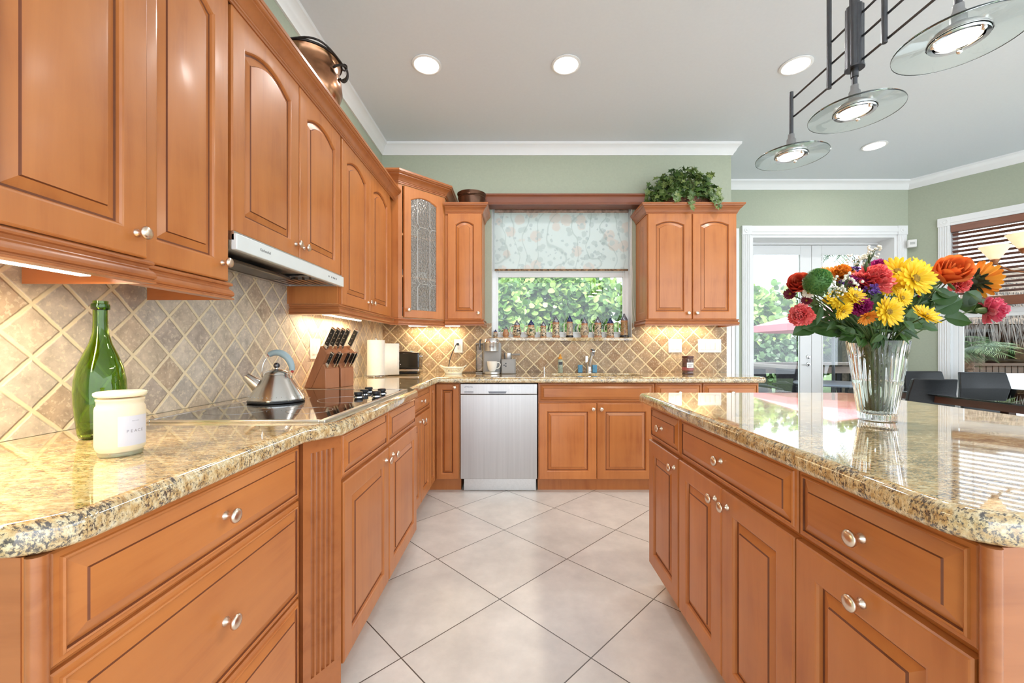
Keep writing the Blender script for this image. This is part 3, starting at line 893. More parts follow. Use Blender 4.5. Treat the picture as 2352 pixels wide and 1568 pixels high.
_m = _n.new('ShaderNodeMixShader'); _m.inputs[0].default_value = .16
_l.new(_s, _m.inputs[1]); _l.new(_t.outputs[0], _m.inputs[2]); _l.new(_m.outputs[0], _o.inputs[0])
obj('glass_panel', MB().prism([(p[0], p[2]) for p in gring(s_ + .003, 0, .035)], -.011, -.009, RX(90)), SEEDY, dr, dm)
mb = MB()
xa, xb, za, zc = s_, dw - s_, s_, dh - s_
x1_, x2_ = xa + (xb - xa) * .27, xa + (xb - xa) * .73
zs = [za + (zc - za) * .24, za + (zc - za) * .74]
r_ = .022
Lp = .0022
for x in (x1_, x2_):
    zz = [za] + [k for z in zs for k in (z - r_ * 1.25, z + r_ * 1.25)] + [zc]
    for i in range(0, len(zz), 2): mb.tube([(x, .008, zz[i]), (x, .008, zz[i + 1])], Lp, 6)
    for z in zs: mb.tube([(x - r_, .008, z), (x, .008, z + r_ * 1.25), (x + r_, .008, z), (x, .008, z - r_ * 1.25)], Lp, 6, closed=True)
for z in zs:
    mb.tube([(xa, .008, z), (x1_ - r_, .008, z)], Lp, 6); mb.tube([(x1_ + r_, .008, z), (x2_ - r_, .008, z)], Lp, 6); mb.tube([(x2_ + r_, .008, z), (xb, .008, z)], Lp, 6)
obj('lead_came', mb, pm('pale_lead', (.62, .60, .56), .4, .3, var=.05), dr, dm)
obj('crown', MB().sweep([(XW + .01, A.y), (A.x, A.y), (B.x, B.y), (B.x, YW - .002)], [(o * 1.25, zt + .004 + z * 1.05) for o, z in CROWN]), WOODTRIM, th, smooth=22)
obj('light_rail', MB().sweep([(-.95, A.y), (A.x, A.y), (B.x, B.y)], [(o - .012, zb - .002 + z * .95) for o, z in RAIL]), WOODTRIM, th, smooth=22)

# E: the narrow wall cabinet left of the window; F: the double one right of it
YU = 3.455
def upback(name, lab, x0, x1, doors, sidex, group=None):
    th = thing(name, lab, 'cabinet', T((x0 + x1) / 2, 3.62, 1.385))
    zt = 2.288
    obj('cabinet_body', MB().box(x0, x1, YU + .021, YW - .002, 1.387, zt + .06), WOOD, th)
    for a, b_, kx in doors:
        door(th, MBK(a, 1.387, YU), b_ - a, zt - 1.387, .028, (kx, .05))
    return th
E0, E1 = -.602, -.285
th = upback('narrow_upper_cabinet', 'single-door upper wall cabinet between the glass corner cabinet and the window', E0, E1, [(-.578, -.290, .262)], E1)
obj('crown', MB().sweep([(E0 + .002, YU + .018), (E1, YU + .018), (E1, YW - .012)], [(o, 2.286 + z) for o, z in CROWN]), WOODTRIM, th, smooth=22)
obj('light_rail', MB().sweep([(E0, YU + .018), (E1, YU + .018), (E1, YW - .012)], [(o, 1.387 + z * .95) for o, z in RAIL]), WOODTRIM, th, smooth=22)
door(th, T(E1 + .001, YU + .035, 1.39) @ RZ(90) @ T(0, 0.0, 0), .28, 2.288 - 1.39, .025, None, 'side_panel')
F0, F1 = 1.128, 1.893
th = upback('double_upper_cabinet', 'two-door upper wall cabinet right of the window with ivy on top', F0, F1, [(1.134, 1.508, .340), (1.516, 1.889, .030)], F0)
obj('crown', MB().sweep([(F0, YW - .012), (F0, YU + .018), (F1, YU + .018), (F1, YW - .012)], [(o, 2.286 + z) for o, z in CROWN]), WOODTRIM, th, smooth=22)
obj('light_rail', MB().sweep([(F0, YW - .012), (F0, YU + .018), (F1, YU + .018), (F1, YW - .012)], [(o, 1.387 + z * .95) for o, z in RAIL]), WOODTRIM, th, smooth=22)
door(th, T(F0 - .001, YW - .02, 1.39) @ RZ(-90), .28, 2.288 - 1.39, .025, None, 'side_panel')

# valance over the window
VAL = [(0, 0), (.10, 0), (.106, .012), (.112, .016), (.118, .036), (.135, .055), (.145, .072), (.155, .076), (.157, .088), (0, .088)]
v = obj('window_valance', MB().box(-.24, 1.10, YW - .10, YW - .001, 2.436, 2.52).sweep([(-.24, YW - .001), (-.24, YW - .09), (1.10, YW - .09), (1.10, YW - .001)], [(o * .5, 2.434 + z) for o, z in VAL]), WOODDK, None)
tag(v, 'dark cherry crown shelf above the kitchen window', 'valance')
# ============================================================ lamps that belong to the room
def downlight(x, y, lab, p=5):
    th = thing('recessed_ceiling_light', lab, 'ceiling light', T(x, y, H - .002), 'recessed ceiling lights')
    obj('trim_ring', MB().lathe([(.098, 0), (.098, -.004), (.086, -.008), (.080, -.006), (.078, 0)], 32), WHITE, th, 'p')
    obj('lamp_lens', MB().lathe([(.079, -.003), (.05, -.006), (.001, -.008)], 32, None, 0, True, False), LAMP, th, 'p')
    a = area('downlight_lamp', (x, y, H - .02), .15, p, (1, .98, .96), (0, 0, 0), None, th)
    return th
for x, y, lab in ((-.594, 2.714, 'round recessed ceiling light left of the other, nearest the left wall cabinets'),
                  (.34, 2.714, 'round recessed ceiling light above the aisle, in line with the kitchen window'),
                  (1.886, 2.72, 'round recessed ceiling light seen left of the pendant fixture rods'),
                  (3.37, 3.80, 'smaller-looking round recessed ceiling light in front of the french doors')):
    downlight(x, y, lab)

def bar_light(lab, x0, x1, y, z, alongy=False, p=3.5):
    M = T((x0 + x1) / 2, y, z) if not alongy else T(y, (x0 + x1) / 2, z) @ RZ(90)
    th = thing('under_cabinet_light', lab, 'light', M, 'under-cabinet light bars')
    L = x1 - x0
    obj('housing', MB().box(-L / 2, L / 2, -.016, .016, .0, .016), WHITEP, th, 'p', bevel=.002)
    obj('diffuser', MB().box(-L / 2 + .008, L / 2 - .008, -.013, .013, -.006, 0), WARM, th, 'p', bevel=.002)
    d = bpy.data.lights.new('bar_lamp', 'AREA'); d.shape = 'RECTANGLE'; d.size = L - .03; d.size_y = .025; d.energy = p; d.color = (1, .80, .48)
    o = bpy.data.objects.new('bar_lamp', d); COL.objects.link(o)
    o.parent = th; o.location = (0, 0, -.012)
bar_light('long glowing light bar under the nearest upper cabinet', .33, .97, -1.02, 1.316, True, 5.5)
bar_light('light bar hidden under the upper cabinet above the knife block', 2.3, 3.0, -1.15, 1.345, True, 3.2)
bar_light('light bar hidden under the glass corner cabinet, above the toaster', -.98, -.50, 3.70, 1.345, False, 2.6)
bar_light('light bar hidden under the two-door upper cabinet right of the window', 1.22, 1.80, 3.70, 1.354, False, 2.0)

# pendant fixture over the island
PX = 1.242
th = thing('island_pendant_fixture', 'dark metal rail fixture with three clear glass disc lamps hanging over the island', 'pendant light', T(PX, 1.48, H))
rod = lambda y, z0, z1, r, nm='hanging_rod', par=th: obj(nm, MB().lathe([(r, z0), (r, z1)], 20, T(PX, y, 0)), DKMETAL, par, bevel=.001)
obj('ceiling_canopy', MB().box(PX - .06, PX + .06, 1.25, 1.71, H - .025, H - .001), DKMETAL, th, bevel=.006)
rod(1.602, 2.165, H - .024, .0085); rod(1.362, 2.165, H - .024, .0085); rod(1.482, 2.39, H - .024, .016)
cols = []
mb = MB()
for k in range(8):
    a = 2 * PI * k / 8
    mb.lathe([(.0125, 2.165), (.0125, 2.385)], 14, T(PX + .0155 * math.cos(a), 1.482 + .0155 * math.sin(a), 0))
mb.lathe([(.03, 2.160), (.030, 2.166)], 24, T(PX, 1.482, 0)).lathe([(.012, 2.13), (.012, 2.16)], 16, T(PX, 1.482, 0))
obj('fluted_centre_tube', mb, DKMETAL, th)
for za, ya, yb in ((2.352, 1.362, 1.602), (2.266, 1.135, 1.822), (2.182, 1.135, 1.822)):
    for dxx in (0,):
        obj('rail', MB().tube([(PX + .012, ya, za), (PX + .012, yb, za)], .0042, 10), DKMETAL, th)
DISC = glass('clear_greenish_glass', (.93, .985, .95), 0, 1.5)
for i, y in enumerate((1.822, 1.482, 1.135)):
    top = 2.29 if i != 1 else 2.165
    obj('drop_rod', MB().lathe([(.0085, 2.045), (.0085, top)], 16, T(PX, y, 0)), DKMETAL, th)
    mb = MB().lathe([(.019, 2.045), (.019, 2.075), (.014, 2.082), (.013, 2.10)], 12, T(PX, y, 0), flute=.08, fn=8)
    mb.lathe([(.066, 2.012), (.064, 2.018), (.055, 2.030), (.035, 2.043), (.012, 2.049)], 28, T(PX, y, 0))
    hs_ = obj('lamp_housing', mb, GREYMETAL, th)
    mb = MB().lathe([(.052, 2.0), (.062, 1.999), (.064, 2.006), (.062, 2.012), (.050, 2.012), (.048, 2.004)], 32, T(PX, y, 0), capb=False, capt=False)
    for q in range(3):
        a = 2 * PI * q / 3 + .7
        mb.sphere((PX + .055 * math.cos(a), y + .055 * math.sin(a), 1.996), .007, 8, 6)
    obj('reflector_ring', mb, CHROME, hs_)
    obj('glowing_lens', MB().lathe([(.046, 2.004), (.03, 2.000), (.001, 1.999)], 28, T(PX, y, 0), capb=False, capt=False), WARM, hs_)
    mb = MB().lathe([(.066, 2.006), (.14, 1.996), (.141, 1.999), (.14, 2.002), (.066, 2.012), (.066, 2.006)], 64, T(PX, y, 0), capb=False, capt=False)
    obj('glass_disc', mb, DISC, th, smooth=60)
    d = bpy.data.lights.new('pendant_lamp', 'AREA'); d.shape = 'DISK'; d.size = .08; d.energy = 4; d.color = (1, .9, .72)
    o = bpy.data.objects.new('pendant_lamp', d); COL.objects.link(o); o.parent = th; o.location = (0, y - 1.48, 1.992 - H)

# ============================================================ range hood, cooktop
HOODW = pm('pale_painted_hood_steel', (.74, .77, .76), .3, 0, var=.02)
th = thing('range_hood', 'slim pale range hood under the short cabinet over the cooktop', 'range hood', T(-1.1, 1.77, 1.5))
mb = MB().box(-1.235, -.935, 1.345, 2.185, 1.50, 1.53).box(-1.235, -1.21, 1.345, 2.185, 1.472, 1.50).box(-1.21, -.96, 1.345, 1.36, 1.472, 1.50).box(-1.21, -.96, 2.17, 2.185, 1.472, 1.50)
obj('hood_body', mb, STEEL, th)
vis = obj('front_visor', MB().box(-.945, -.925, 1.345, 2.185, 1.468, 1.522), HOODW, th, bevel=.003)
mb = MB()
for k in range(5): mb.box(-.9255, -.9243, 2.02 + k * .017 + (-.012 if k == 0 else 0), 2.026 + k * .017 + (-.012 if k == 0 else 0), 1.492, 1.500)
obj('hood_button', mb, DKMETAL, vis)
text('brand_lettering', 'KitchenAid', .014, T(-.9245, 1.50, 1.497) @ RZ(90) @ RX(90), GREYMETAL, vis)
mb = MB().box(-1.205, -1.10, 1.37, 1.97, 1.474, 1.484).tube([(-1.10, 1.37, 1.480), (-1.10, 1.97, 1.480)], .008)
obj('grease_filter', mb, DKMETAL, th)
mb = MB()
for k in range(7): mb.box(-1.20 + k * .033, -1.18 + k * .033, 1.99, 2.165, 1.476, 1.490)
mb.box(-1.205, -.965, 1.98, 2.168, 1.49, 1.495)
obj('vent_louvre', mb, STEEL, th)

th = thing('glass_cooktop', 'black glass electric cooktop with a steel rim set into the left counter', 'cooktop', T(-.83, 1.68, .914))
obj('glass_surface', MB().box(-1.105, -.590, 1.235, 2.145, .913, .9215), BLACKG, th, bevel=.002)
mb = ring(MB(), -1.115, -.580, 1.225, 2.155, .014, 0, .0092, T(0, 0, .9125 + .0092) @ RX(90) @ Matrix.Scale(-1, 4, (0, 0, 1)) if False else I4)
mb = MB()
for a in ((-1.118, -1.104, 1.222, 2.158), (-.592, -.574, 1.222, 2.158), (-1.104, -.592, 1.222, 1.236), (-1.104, -.592, 2.144, 2.158)): mb.box(a[0], a[1], a[2], a[3], .9135, .9228)
obj('steel_rim', mb, STEEL, th, bevel=.002)
mb = MB()
for cx_, cy_, r_ in ((-.97, 1.42, .10), (-.72, 1.42, .075), (-.97, 1.75, .075), (-.72, 1.72, .11)):
    mb.lathe([(r_, .9216), (r_, .9219), (r_ - .0015, .9219), (r_ - .0015, .9216)], 48, T(cx_, cy_, 0), capb=False, capt=False)
obj('burner_ring', mb, GREYMETAL, th)
for (u, v) in ((823.5, 911), (836.5, 905), (847, 899), (864, 909), (877, 903)):
    p = on(u, v, .9215)
    kb = obj('control_knob', MB().lathe([(.021, 0), (.021, .004), (.015, .006), (.016, .009), (.0185, .011), (.019, .020), (.017, .0225), (.001, .0235)], 22, T(p.x, p.y, .9217)), BLACKP, th)
    obj('knob_base', MB().lathe([(.0225, 0), (.0225, .0025), (.019, .003)], 22, T(p.x, p.y, .9216)), CHROME, kb)

# ============================================================ kettle
KX, KY, KZ = -.975, 1.655, .9222
KS = pm('satin_kettle_steel', (.72, .70, .67), .22, 1, var=.03, scale=30)
th = thing('kettle', 'conical steel kettle with a blue-grey handle and bird-less spout on the cooktop', 'kettle', T(KX, KY, KZ) @ RZ(-20) @ Matrix.Diagonal((.98, .98, .94, 1)))
th['label'] = 'conical steel kettle with a curved blue-grey handle standing on the cooktop'
obj('kettle_body', MB().lathe([(.098, .006), (.103, .008), (.104, .014), (.100, .022), (.048, .112), (.044, .118)], 48, None), KS, th, 'p')
obj('base_band', MB().lathe([(.102, 0), (.105, .002), (.1055, .008), (.103, .010)], 48), BLACKP, th, 'p')
mb = MB()
for k in range(36): mb.sphere((.0985 * math.cos(2 * PI * k / 36), .0985 * math.sin(2 * PI * k / 36), .0275), .0016, 6, 4)
obj('rivet_row', mb, CHROME, th, 'p')
ld = obj('lid', MB().lathe([(.046, .118), (.044, .124), (.034, .133), (.018, .139), (.006, .141), (.005, .146)], 32), KS, th, 'p')
obj('lid_knob', MB().sphere((0, 0, .156), .0125, 16, 10), DKMETAL, ld, 'p')
dirv = Vector((-.80, -.60, 0)).normalized()
p0, p1 = dirv * .060 + Vector((0, 0, .062)), dirv * .112 + Vector((0, 0, .112))
mb = MB(); dd = (p1 - p0)
q = dd.to_track_quat('Z', 'Y').to_matrix().to_4x4()
mb.lathe([(.030, -.012), (.028, .01), (.0155, dd.length), (.013, dd.length), (.012, dd.length - .03)], 24, Matrix.Translation(p0) @ q, capt=True)
sp = obj('spout', mb, KS, th, 'p')
obj('spout_opening', MB().lathe([(.0125, dd.length - .002), (.001, dd.length - .002)], 20, Matrix.Translation(p0) @ q, capb=False, capt=True), BLACKP, sp, 'p')
def arcpts(cx, cz, rx, rz, a0, a1, n, sgn):
    return [Vector((sgn.x * (cx + rx * math.cos(R(a0 + (a1 - a0) * i / n))), sgn.y * (cx + rx * math.cos(R(a0 + (a1 - a0) * i / n))), cz + rz * math.sin(R(a0 + (a1 - a0) * i / n)))) for i in range(n + 1)]
HD = -dirv
HD = Vector((.93, .36, 0)).normalized()
obj('handle_wire', MB().tube(arcpts(0, .128, .062, .082, 205, 120, 12, HD), .0026, 8), CHROME, th, 'p')
obj('handle_wire', MB().tube(arcpts(0, .128, .062, .082, 0, -18, 4, HD), .003, 8), CHROME, th, 'p')
hp = arcpts(0, .132, .064, .080, 118, 2, 16, HD)
obj('handle_grip', MB().tube(hp, [.011 + .0035 * math.sin(PI * i / 16) for i in range(17)], 14), pm('blue_grey_plastic', (.27, .36, .40), .35, var=.02), th, 'p')
mb = MB().sphere(hp[0], .008, 10, 8).sphere(hp[-1] - Vector((0, 0, .005)), .006, 10, 8)
obj('red_ball_joint', mb, pm('red_plastic', (.45, .03, .02), .3), th, 'p')

# ============================================================ bottle and candle
BG = glass('green_bottle_glass', (.30, .50, .03), 0, 1.5)
bx, by = -1.055, 1.03
th = thing('wine_bottle', 'large empty green magnum bottle standing on the left counter', 'bottle', T(bx, by, .9145))
prof = [(.028, 0), (.038, .002), (.0415, .010), (.044, .03), (.0485, .08), (.0500, .115), (.0485, .145), (.043, .178), (.033, .208), (.022, .236), (.0158, .262), (.0145, .29), (.0145, .345)]
inner = [(.0118, .345), (.0118, .265), (.019, .235), (.030, .207), (.040, .177), (.0455, .145), (.047, .115), (.0455, .08), (.041, .03), (.037, .014), (.015, .020), (.001, .030)]
obj('bottle_body', MB().lathe(prof + inner, 48, None, 0, False, False).lathe([(.030, 0), (.012, .010), (.001, .018)], 48, None, 0, False, False), BG, th, 'p', smooth=60)
obj('lip_ring', MB().lathe([(.0146, .322), (.0178, .324), (.0182, .330), (.0176, .337), (.0146, .338)], 32, None, 0, False, False), BG, th, 'p', smooth=60)

th = thing('jar_candle', 'frosted white jar candle with a glass lid and pale label, front of the left counter', 'candle', T(-.840, .862, .9145) @ RZ(0))
FROST = pm('frosted_wax_glass', (.80, .69, .50), .42, 0, var=.02, Transmission_Weight=0.0, Subsurface_Weight=.25)
obj('jar', MB().lathe([(.031, 0), (.034, .003), (.0345, .009), (.0385, .014), (.0405, .022), (.0405, .096), (.0395, .102), (.0372, .106), (.0372, .114), (.0388, .116), (.0385, .119), (.035, .1205)], 48), FROST, th, 'p', smooth=50)
obj('glass_foot', MB().lathe([(.0, .0), (.035, .0002), (.0362, .003), (.0362, .008), (.0345, .010)], 48), glass('pale_green_glass', (.85, .95, .88), .15), th, 'p', smooth=50)
obj('lid', MB().lathe([(.036, .1225), (.0405, .124), (.0425, .128), (.042, .132), (.038, .134), (.001, .1345)], 48), pm('frosted_glass_lid', (.88, .82, .62), .3, var=.02, Subsurface_Weight=.2), th, 'p', smooth=50)
mb = MB(); n = 12; a0, a1 = -52, 28
vs = []
for i in range(n + 1):
    a = R(a0 + (a1 - a0) * i / n)
    for z in (.022, .084): vs.append((.0409 * math.cos(a), .0409 * math.sin(a), z))
mb.add(vs, [(2 * i, 2 * i + 2, 2 * i + 3, 2 * i + 1) for i in range(n)])
lab = obj('paper_label', mb, pm('pale_lilac_paper', (.62, .61, .66), .6, var=.01), th, 'p', smooth=60, fixn=False)
def curved_text(s, size, r, amid, z, par, mat, space=1.0):
    wch = size * .72 * space
    for i, ch in enumerate(s):
        if ch == ' ': continue
        a = R(amid) + (i - (len(s) - 1) / 2) * wch / r
        M = WM[par] @ Matrix.Rotation(a, 4, 'Z') @ T(r, 0, z) @ RZ(90) @ RX(90)
        o = text('lettering', ch, size, M, mat, par, .0001)
GREYINK = pm('grey_ink', (.28, .27, .30), .6)
curved_text('PEACE', .0085, .0410, -12, .052, lab, GREYINK, 1.1)
curved_text('MAISON', .0022, .0410, -12, .073, lab, GREYINK, 1.3)

# ============================================================ knife block
KB = wood('walnut_knife_block', (.42, .17, .075), (.26, .085, .035), 'z', rough=.35)
KM = T(-1.077, 2.3565, .9145) @ RZ(-22)
th = thing('knife_block', 'cherry wood knife block leaning back beside the cooktop, full of knives', 'knife block', KM)
def poly_y(mb, pts, y0, y1, M=None, mi=0):
    """side profile in x-z extruded along y"""
    return mb.prism(pts, -y1, -y0, (M if M is not None else I4) @ RX(90), mi)
mb = MB(); poly_y(mb, [(-.085, 0), (-.030, 0), (.088, .196), (.040, .238)], -.105, .105)
obj('slanted_block', mb, KB, th, 'p', bevel=.002)
mb = MB(); poly_y(mb, [(-.028, 0), (.075, 0), (.075, .108), (.054, .137)], -.105, -.006)
obj('front_block', mb, KB, th, 'p', bevel=.002)
mb = MB(); poly_y(mb, [(-.028, 0), (.075, 0), (.075, .108), (.054, .137)], .006, .105)
obj('front_block', mb, KB, th, 'p', bevel=.002)
sl_dir = Vector((.118, 0, .196)).normalized()
HB = pm('black_knife_handle', (.012, .012, .013), .3)
SB = pm('polished_knife_bolster', (.80, .79, .77), .12, 1, var=.02)
def knife(x, y, z, ln, w, lab, tilt=0):
    ax = sl_dir
    M = KM @ T(x, y, z) @ ax.to_track_quat('Z', 'Y').to_matrix().to_4x4()
    # local z along the handle; local x across the scales
    k = thing('kitchen_knife', lab, 'knife', M, 'black-handled knives in the block')
    obj('handle', MB().box(-w * .32, w * .32, -w * .85, w * .85, .022, ln), HB, k, 'p', bevel=.002)
    obj('steel_tang', MB().box(-w * .10, w * .10, -w * .92, w * .92, .0, ln + .001).box(-w * .34, w * .34, -w * .9, w * .9, .001, .022).box(-w * .34, w * .34, -w * .9, w * .9, ln, ln + .007), SB, k, 'p', bevel=.001)
    mb = MB()
    for q in (.30, .55, .80):
        mb.lathe([(w * .16, 0), (w * .16, .0008)], 10, T(w * .32, 0, ln * q) @ RY(90)).lathe([(w * .16, 0), (w * .16, .0008)], 10, T(-w * .32, 0, ln * q) @ RY(-90))
    obj('rivet', mb, SB, k, 'p')
tops = [(-.088, 'tall knife handle at the near end of the upper row in the block'), (-.052, 'second knife from the near end in the upper row of the block'), (-.016, 'middle knife of the upper row in the block'),
        (.020, 'fourth knife from the near end in the upper row of the block'), (.082, 'knife apart at the far end of the upper row in the block')]
for i, (y, l_) in enumerate(tops):
    knife(.056, y, .224, .120, .017, l_)
lows = [(-.090, 'small steak knife at the near end of the lower row'), (-.045, 'second small knife from the near end in the lower row'), (-.025, 'third small knife from the near end in the lower row'),
        (.035, 'nearest small knife in the far front block'), (.070, 'middle small knife in the far front block'), (.090, 'farthest small knife in the far front block')]
for i, (y, l_) in enumerate(lows):
    knife(.066, y, .121, .085, .012, l_)

# ============================================================ paper towels, toaster, basket, coffee maker
PAPER = pm('white_paper_towel', (.82, .79, .72), .9, var=.02, scale=60, bump=.3)
px, py = -1.10, 3.20
th = thing('paper_towel_roll', 'white paper towel roll with a loose sheet, standing on a wire holder', 'paper towels', T(px, py, .9145))
obj('roll', MB().lathe([(.018, .012), (.068, .012), (.0685, .015), (.0665, .285), (.066, .288), (.018, .288)], 40, None, 0, False, False), PAPER, th, 'p')
vs = []; nn = 10
for i in range(nn + 1):
    f = i / nn
    x = .0 + f * .165; y = -.067 + .055 * f ** 1.4 - .012 * math.sin(f * 5)
    for z in (.012, .262): vs.append((x, y + .06, z))
for i in range(nn + 1): pass
mb = MB().add(vs, [(2 * i, 2 * i + 2, 2 * i + 3, 2 * i + 1) for i in range(nn)])
o = obj('loose_sheet', mb, PAPER, th, 'p', smooth=60, fixn=False)
sm = o.modifiers.new('thick', 'SOLIDIFY'); sm.thickness = .003
o2 = MB().tube(arc_ := [(.075 * math.cos(2 * PI * k / 24), .075 * math.sin(2 * PI * k / 24), .004) for k in range(24)], .0028, 8, closed=True).tube([(-.075, 0, .004), (.075, 0, .004)], .0028).tube([(0, 0, .004), (0, 0, .30)], .003).sphere((0, 0, .303), .006, 8, 6)
obj('wire_holder', o2, CHROME, th, 'p')

th = thing('toaster', 'black long-slot toaster with a steel base band on the back counter', 'toaster', T(-.98, 3.62, .9145))
BT = pm('gloss_black_enamel', (.016, .015, .015), .12, var=.1, coat=.5)
obj('toaster_body', MB().box(-.17, .135, -.06, .08, .042, .188), BT, th, 'p', bevel=.012, bseg=4)
obj('base_band', MB().box(-.168, .133, -.0595, .0795, .018, .041), STEEL, th, 'p', bevel=.006)
obj('foot', MB().box(-.15, .115, -.045, .065, .0, .018), BLACKP, th, 'p', bevel=.004)
obj('top_plate', MB().box(-.15, .075, -.04, .06, .1885, .199), STEEL, th, 'p', bevel=.005)
obj('browning_dial', MB().lathe([(.016, 0), (.015, .009), (.001, .010)], 24, T(-.055, -.060, .112) @ RX(90)), STEEL, th, 'p')
mb = MB()
for k in range(3): mb.lathe([(.004, 0), (.0035, .004), (.001, .005)], 12, T(-.081 + k * .026, -.060, .082) @ RX(90))
obj('push_button', mb, CHROME, th, 'p')
obj('lever', MB().box(.136, .152, -.005, .015, .148, .158), CHROME, th, 'p', bevel=.002)

CER = pm('cream_ceramic', (.80, .77, .62), .25, var=.02)
bx, by = -.545, 3.57
th = thing('openwork_basket_bowl', 'small cream openwork ceramic basket bowl on the back counter', 'bowl', T(bx, by, .9145))
obj('foot', MB().lathe([(.075, 0), (.076, .010), (.070, .014), (.001, .014)], 32), CER, th, 'p')
mb = MB()
for k in range(36):
    a = 2 * PI * k / 36
    c, s2 = math.cos(a), math.sin(a)
    mb.tube([(.072 * c, .066 * s2, .012), (.084 * c, .07 * s2, .035), (.092 * c, .075 * s2, .052)], .0032, 6)
obj('openwork_side', mb, CER, th, 'p')
rim = [((.096 + .018 * abs(math.cos(2 * PI * k / 48)) ** 6) * math.cos(2 * PI * k / 48), .078 * math.sin(2 * PI * k / 48), .054 + .020 * abs(math.cos(2 * PI * k / 48)) ** 10) for k in range(48)]
obj('rim', MB().tube(rim, .0052, 8, closed=True), CER, th, 'p')
tag(obj('folded_napkin', MB().prism([(-.02, 0), (.03, 0), (.012, .034), (.004, .030)], -.02, .02, T(bx + .0, by, .950) @ RX(90)), PAPER), 'white folded napkin tip sticking out of the cream basket bowl', 'napkin')

th = thing('coffee_maker', 'grey single-cup coffee maker with a side frother on the back counter', 'coffee maker', T(-.20, 3.57, .9145))
CG = pm('grey_satin_plastic', (.30, .29, .275), .35, 0, var=.03)
CG2 = pm('light_metallic_plastic', (.56, .55, .52), .28, .7, var=.03)
mb = MB()
mb.box(-.085, .075, -.01, .13, .0, .275)
obj('machine_body', mb, CG, th, 'p', bevel=.014, bseg=4)
obj('brew_head', MB().lathe([(.046, .196), (.058, .200), (.060, .262), (.062, .266), (.062, .292), (.055, .306), (.02, .312), (.001, .312)], 32, T(-.005, -.045, 0)), CG2, th, 'p')
obj('head_collar', MB().lathe([(.0635, .268), (.0655, .272), (.0655, .282), (.0635, .286)], 32, T(-.005, -.045, 0), capb=False, capt=False), CHROME, th, 'p')
text('brand_lettering', 'KEURIG', .0125, T(-.005, -.1065, .235) @ RX(90) if False else WM[th] @ T(-.005, -.1065, .235) @ RX(90), BLACKP, th)
obj('drip_tray', MB().lathe([(.064, 0), (.068, .004), (.068, .018), (.060, .022), (.001, .022)], 32, T(0, -.045, 0)), CG2, th, 'p')
obj('water_tank', MB().box(-.150, -.089, .0, .12, .012, .255), pane('tank_plastic', (.80, .80, .76), .1), th, 'p', bevel=.008)
obj('tank_lid', MB().box(-.151, -.088, -.001, .121, .2555, .268).box(-.15, -.088, 0, .12, 0, .0115), CG, th, 'p', bevel=.003)
obj('lift_handle', MB().tube([(-.105, -.05, .21), (-.110, -.055, .24), (-.108, -.05, .285), (-.098, -.04, .30)], [.008, .010, .009, .006], 10), DKMETAL, th, 'p')
obj('frother_base', MB().prism(arc(.165, -.005, .04, 270, 360, 6) + arc(.165, .09, .04, 0, 90, 6) + [(.078, .13), (.078, -.045)], .0, .128), CG, th, 'p', bevel=.008)
mb = MB()
for x, z in ((.118, .09), (.103, .076), (.118, .068)): mb.lathe([(.006, 0), (.006, .001)], 14, T(x, -.0455, z) @ RX(90))
obj('drink_button', mb, BLACKP, th, 'p')
t2 = thing('milk_frother_cup', 'small steel frothing cup with a grey side handle on the coffee maker', 'frother', WM[th] @ T(.135, .035, .1285))
obj('cup', MB().lathe([(.034, 0), (.036, .004), (.036, .052), (.033, .055), (.001, .055)], 28), STEEL, t2, 'p')
obj('handle', MB().tube([(.034, -.02, .040), (.06, -.03, .040), (.105, -.045, .040)], [.007, .009, .010], 10), CG, t2, 'p')
th2 = thing('coffee_cup', 'white coffee cup standing on the drip tray of the coffee maker', 'cup', WM[th] @ T(.0, -.055, .0225))
WC = pm('white_glazed_cup', (.82, .80, .74), .15, var=.01)
obj('cup_body', MB().lathe([(.022, 0), (.025, .004), (.034, .018), (.042, .05), (.045, .088), (.0425, .088), (.039, .05), (.03, .02), (.001, .012)], 36, None, 0, True, False), WC, th2, 'p', smooth=60)
obj('handle', MB().tube([(.041, 0, .075), (.060, 0, .078), (.070, 0, .062), (.066, 0, .040), (.050, 0, .026), (.036, 0, .026)], .0048, 10), WC, th2, 'p')

# power cord and outlets
def plate(name, lab, cat, M, gangs, kinds, hp_=.125):
    th = thing(name, lab, cat, M)
    w_ = .046 * gangs + .034
    obj('cover_plate', MB().box(-w_ / 2, w_ / 2, -.006, 0, -hp_ / 2, hp_ / 2), WHITEP, th, 'p', bevel=.003)
    for i, k in enumerate(kinds):
        x = (i - (gangs - 1) / 2) * .046
        if k == 'r':
            obj('rocker', MB().prism([(-.033, .0), (.033, .0), (.033, -.009), (-.004, -.0065), (-.033, -.0045)], x - .0165, x + .0165, RY(90) @ RX(0) if False else Matrix(((0, 0, 1, 0), (0, 1, 0, -.005), (1, 0, 0, 0), (0, 0, 0, 1)))), pm('white_rocker', (.86, .85, .83), .3, var=.01), th, 'p')
        else:
            o = obj('socket', MB().box(x - .0165, x + .0165, -.009, -.006, -.033, .033), pm('white_socket', (.86, .85, .83), .3, var=.01), th, 'p', bevel=.001)
            mb = MB()
            for z in (-.018, .018):
                mb.box(x - .007, x - .005, -.0094, -.0088, z - .004, z + .005).box(x + .005, x + .007, -.0094, -.0088, z - .004, z + .005).lathe([(.0025, 0), (.0025, .0005)], 10, T(x, -.0089, z - .009) @ RX(90))
            obj('socket_slot', mb, BLACKP, o, 'p')
    return th
WB_ = YW - .0105
plate('wall_outlet', 'single white outlet with a black cord plugged in, left of the coffee maker', 'outlet', T(-.530, WB_, 1.158), 1, 's')
plate('wall_outlet', 'white outlet and switch plate right of the faucet', 'outlet', T(1.490, WB_, 1.160), 2, 'sr')
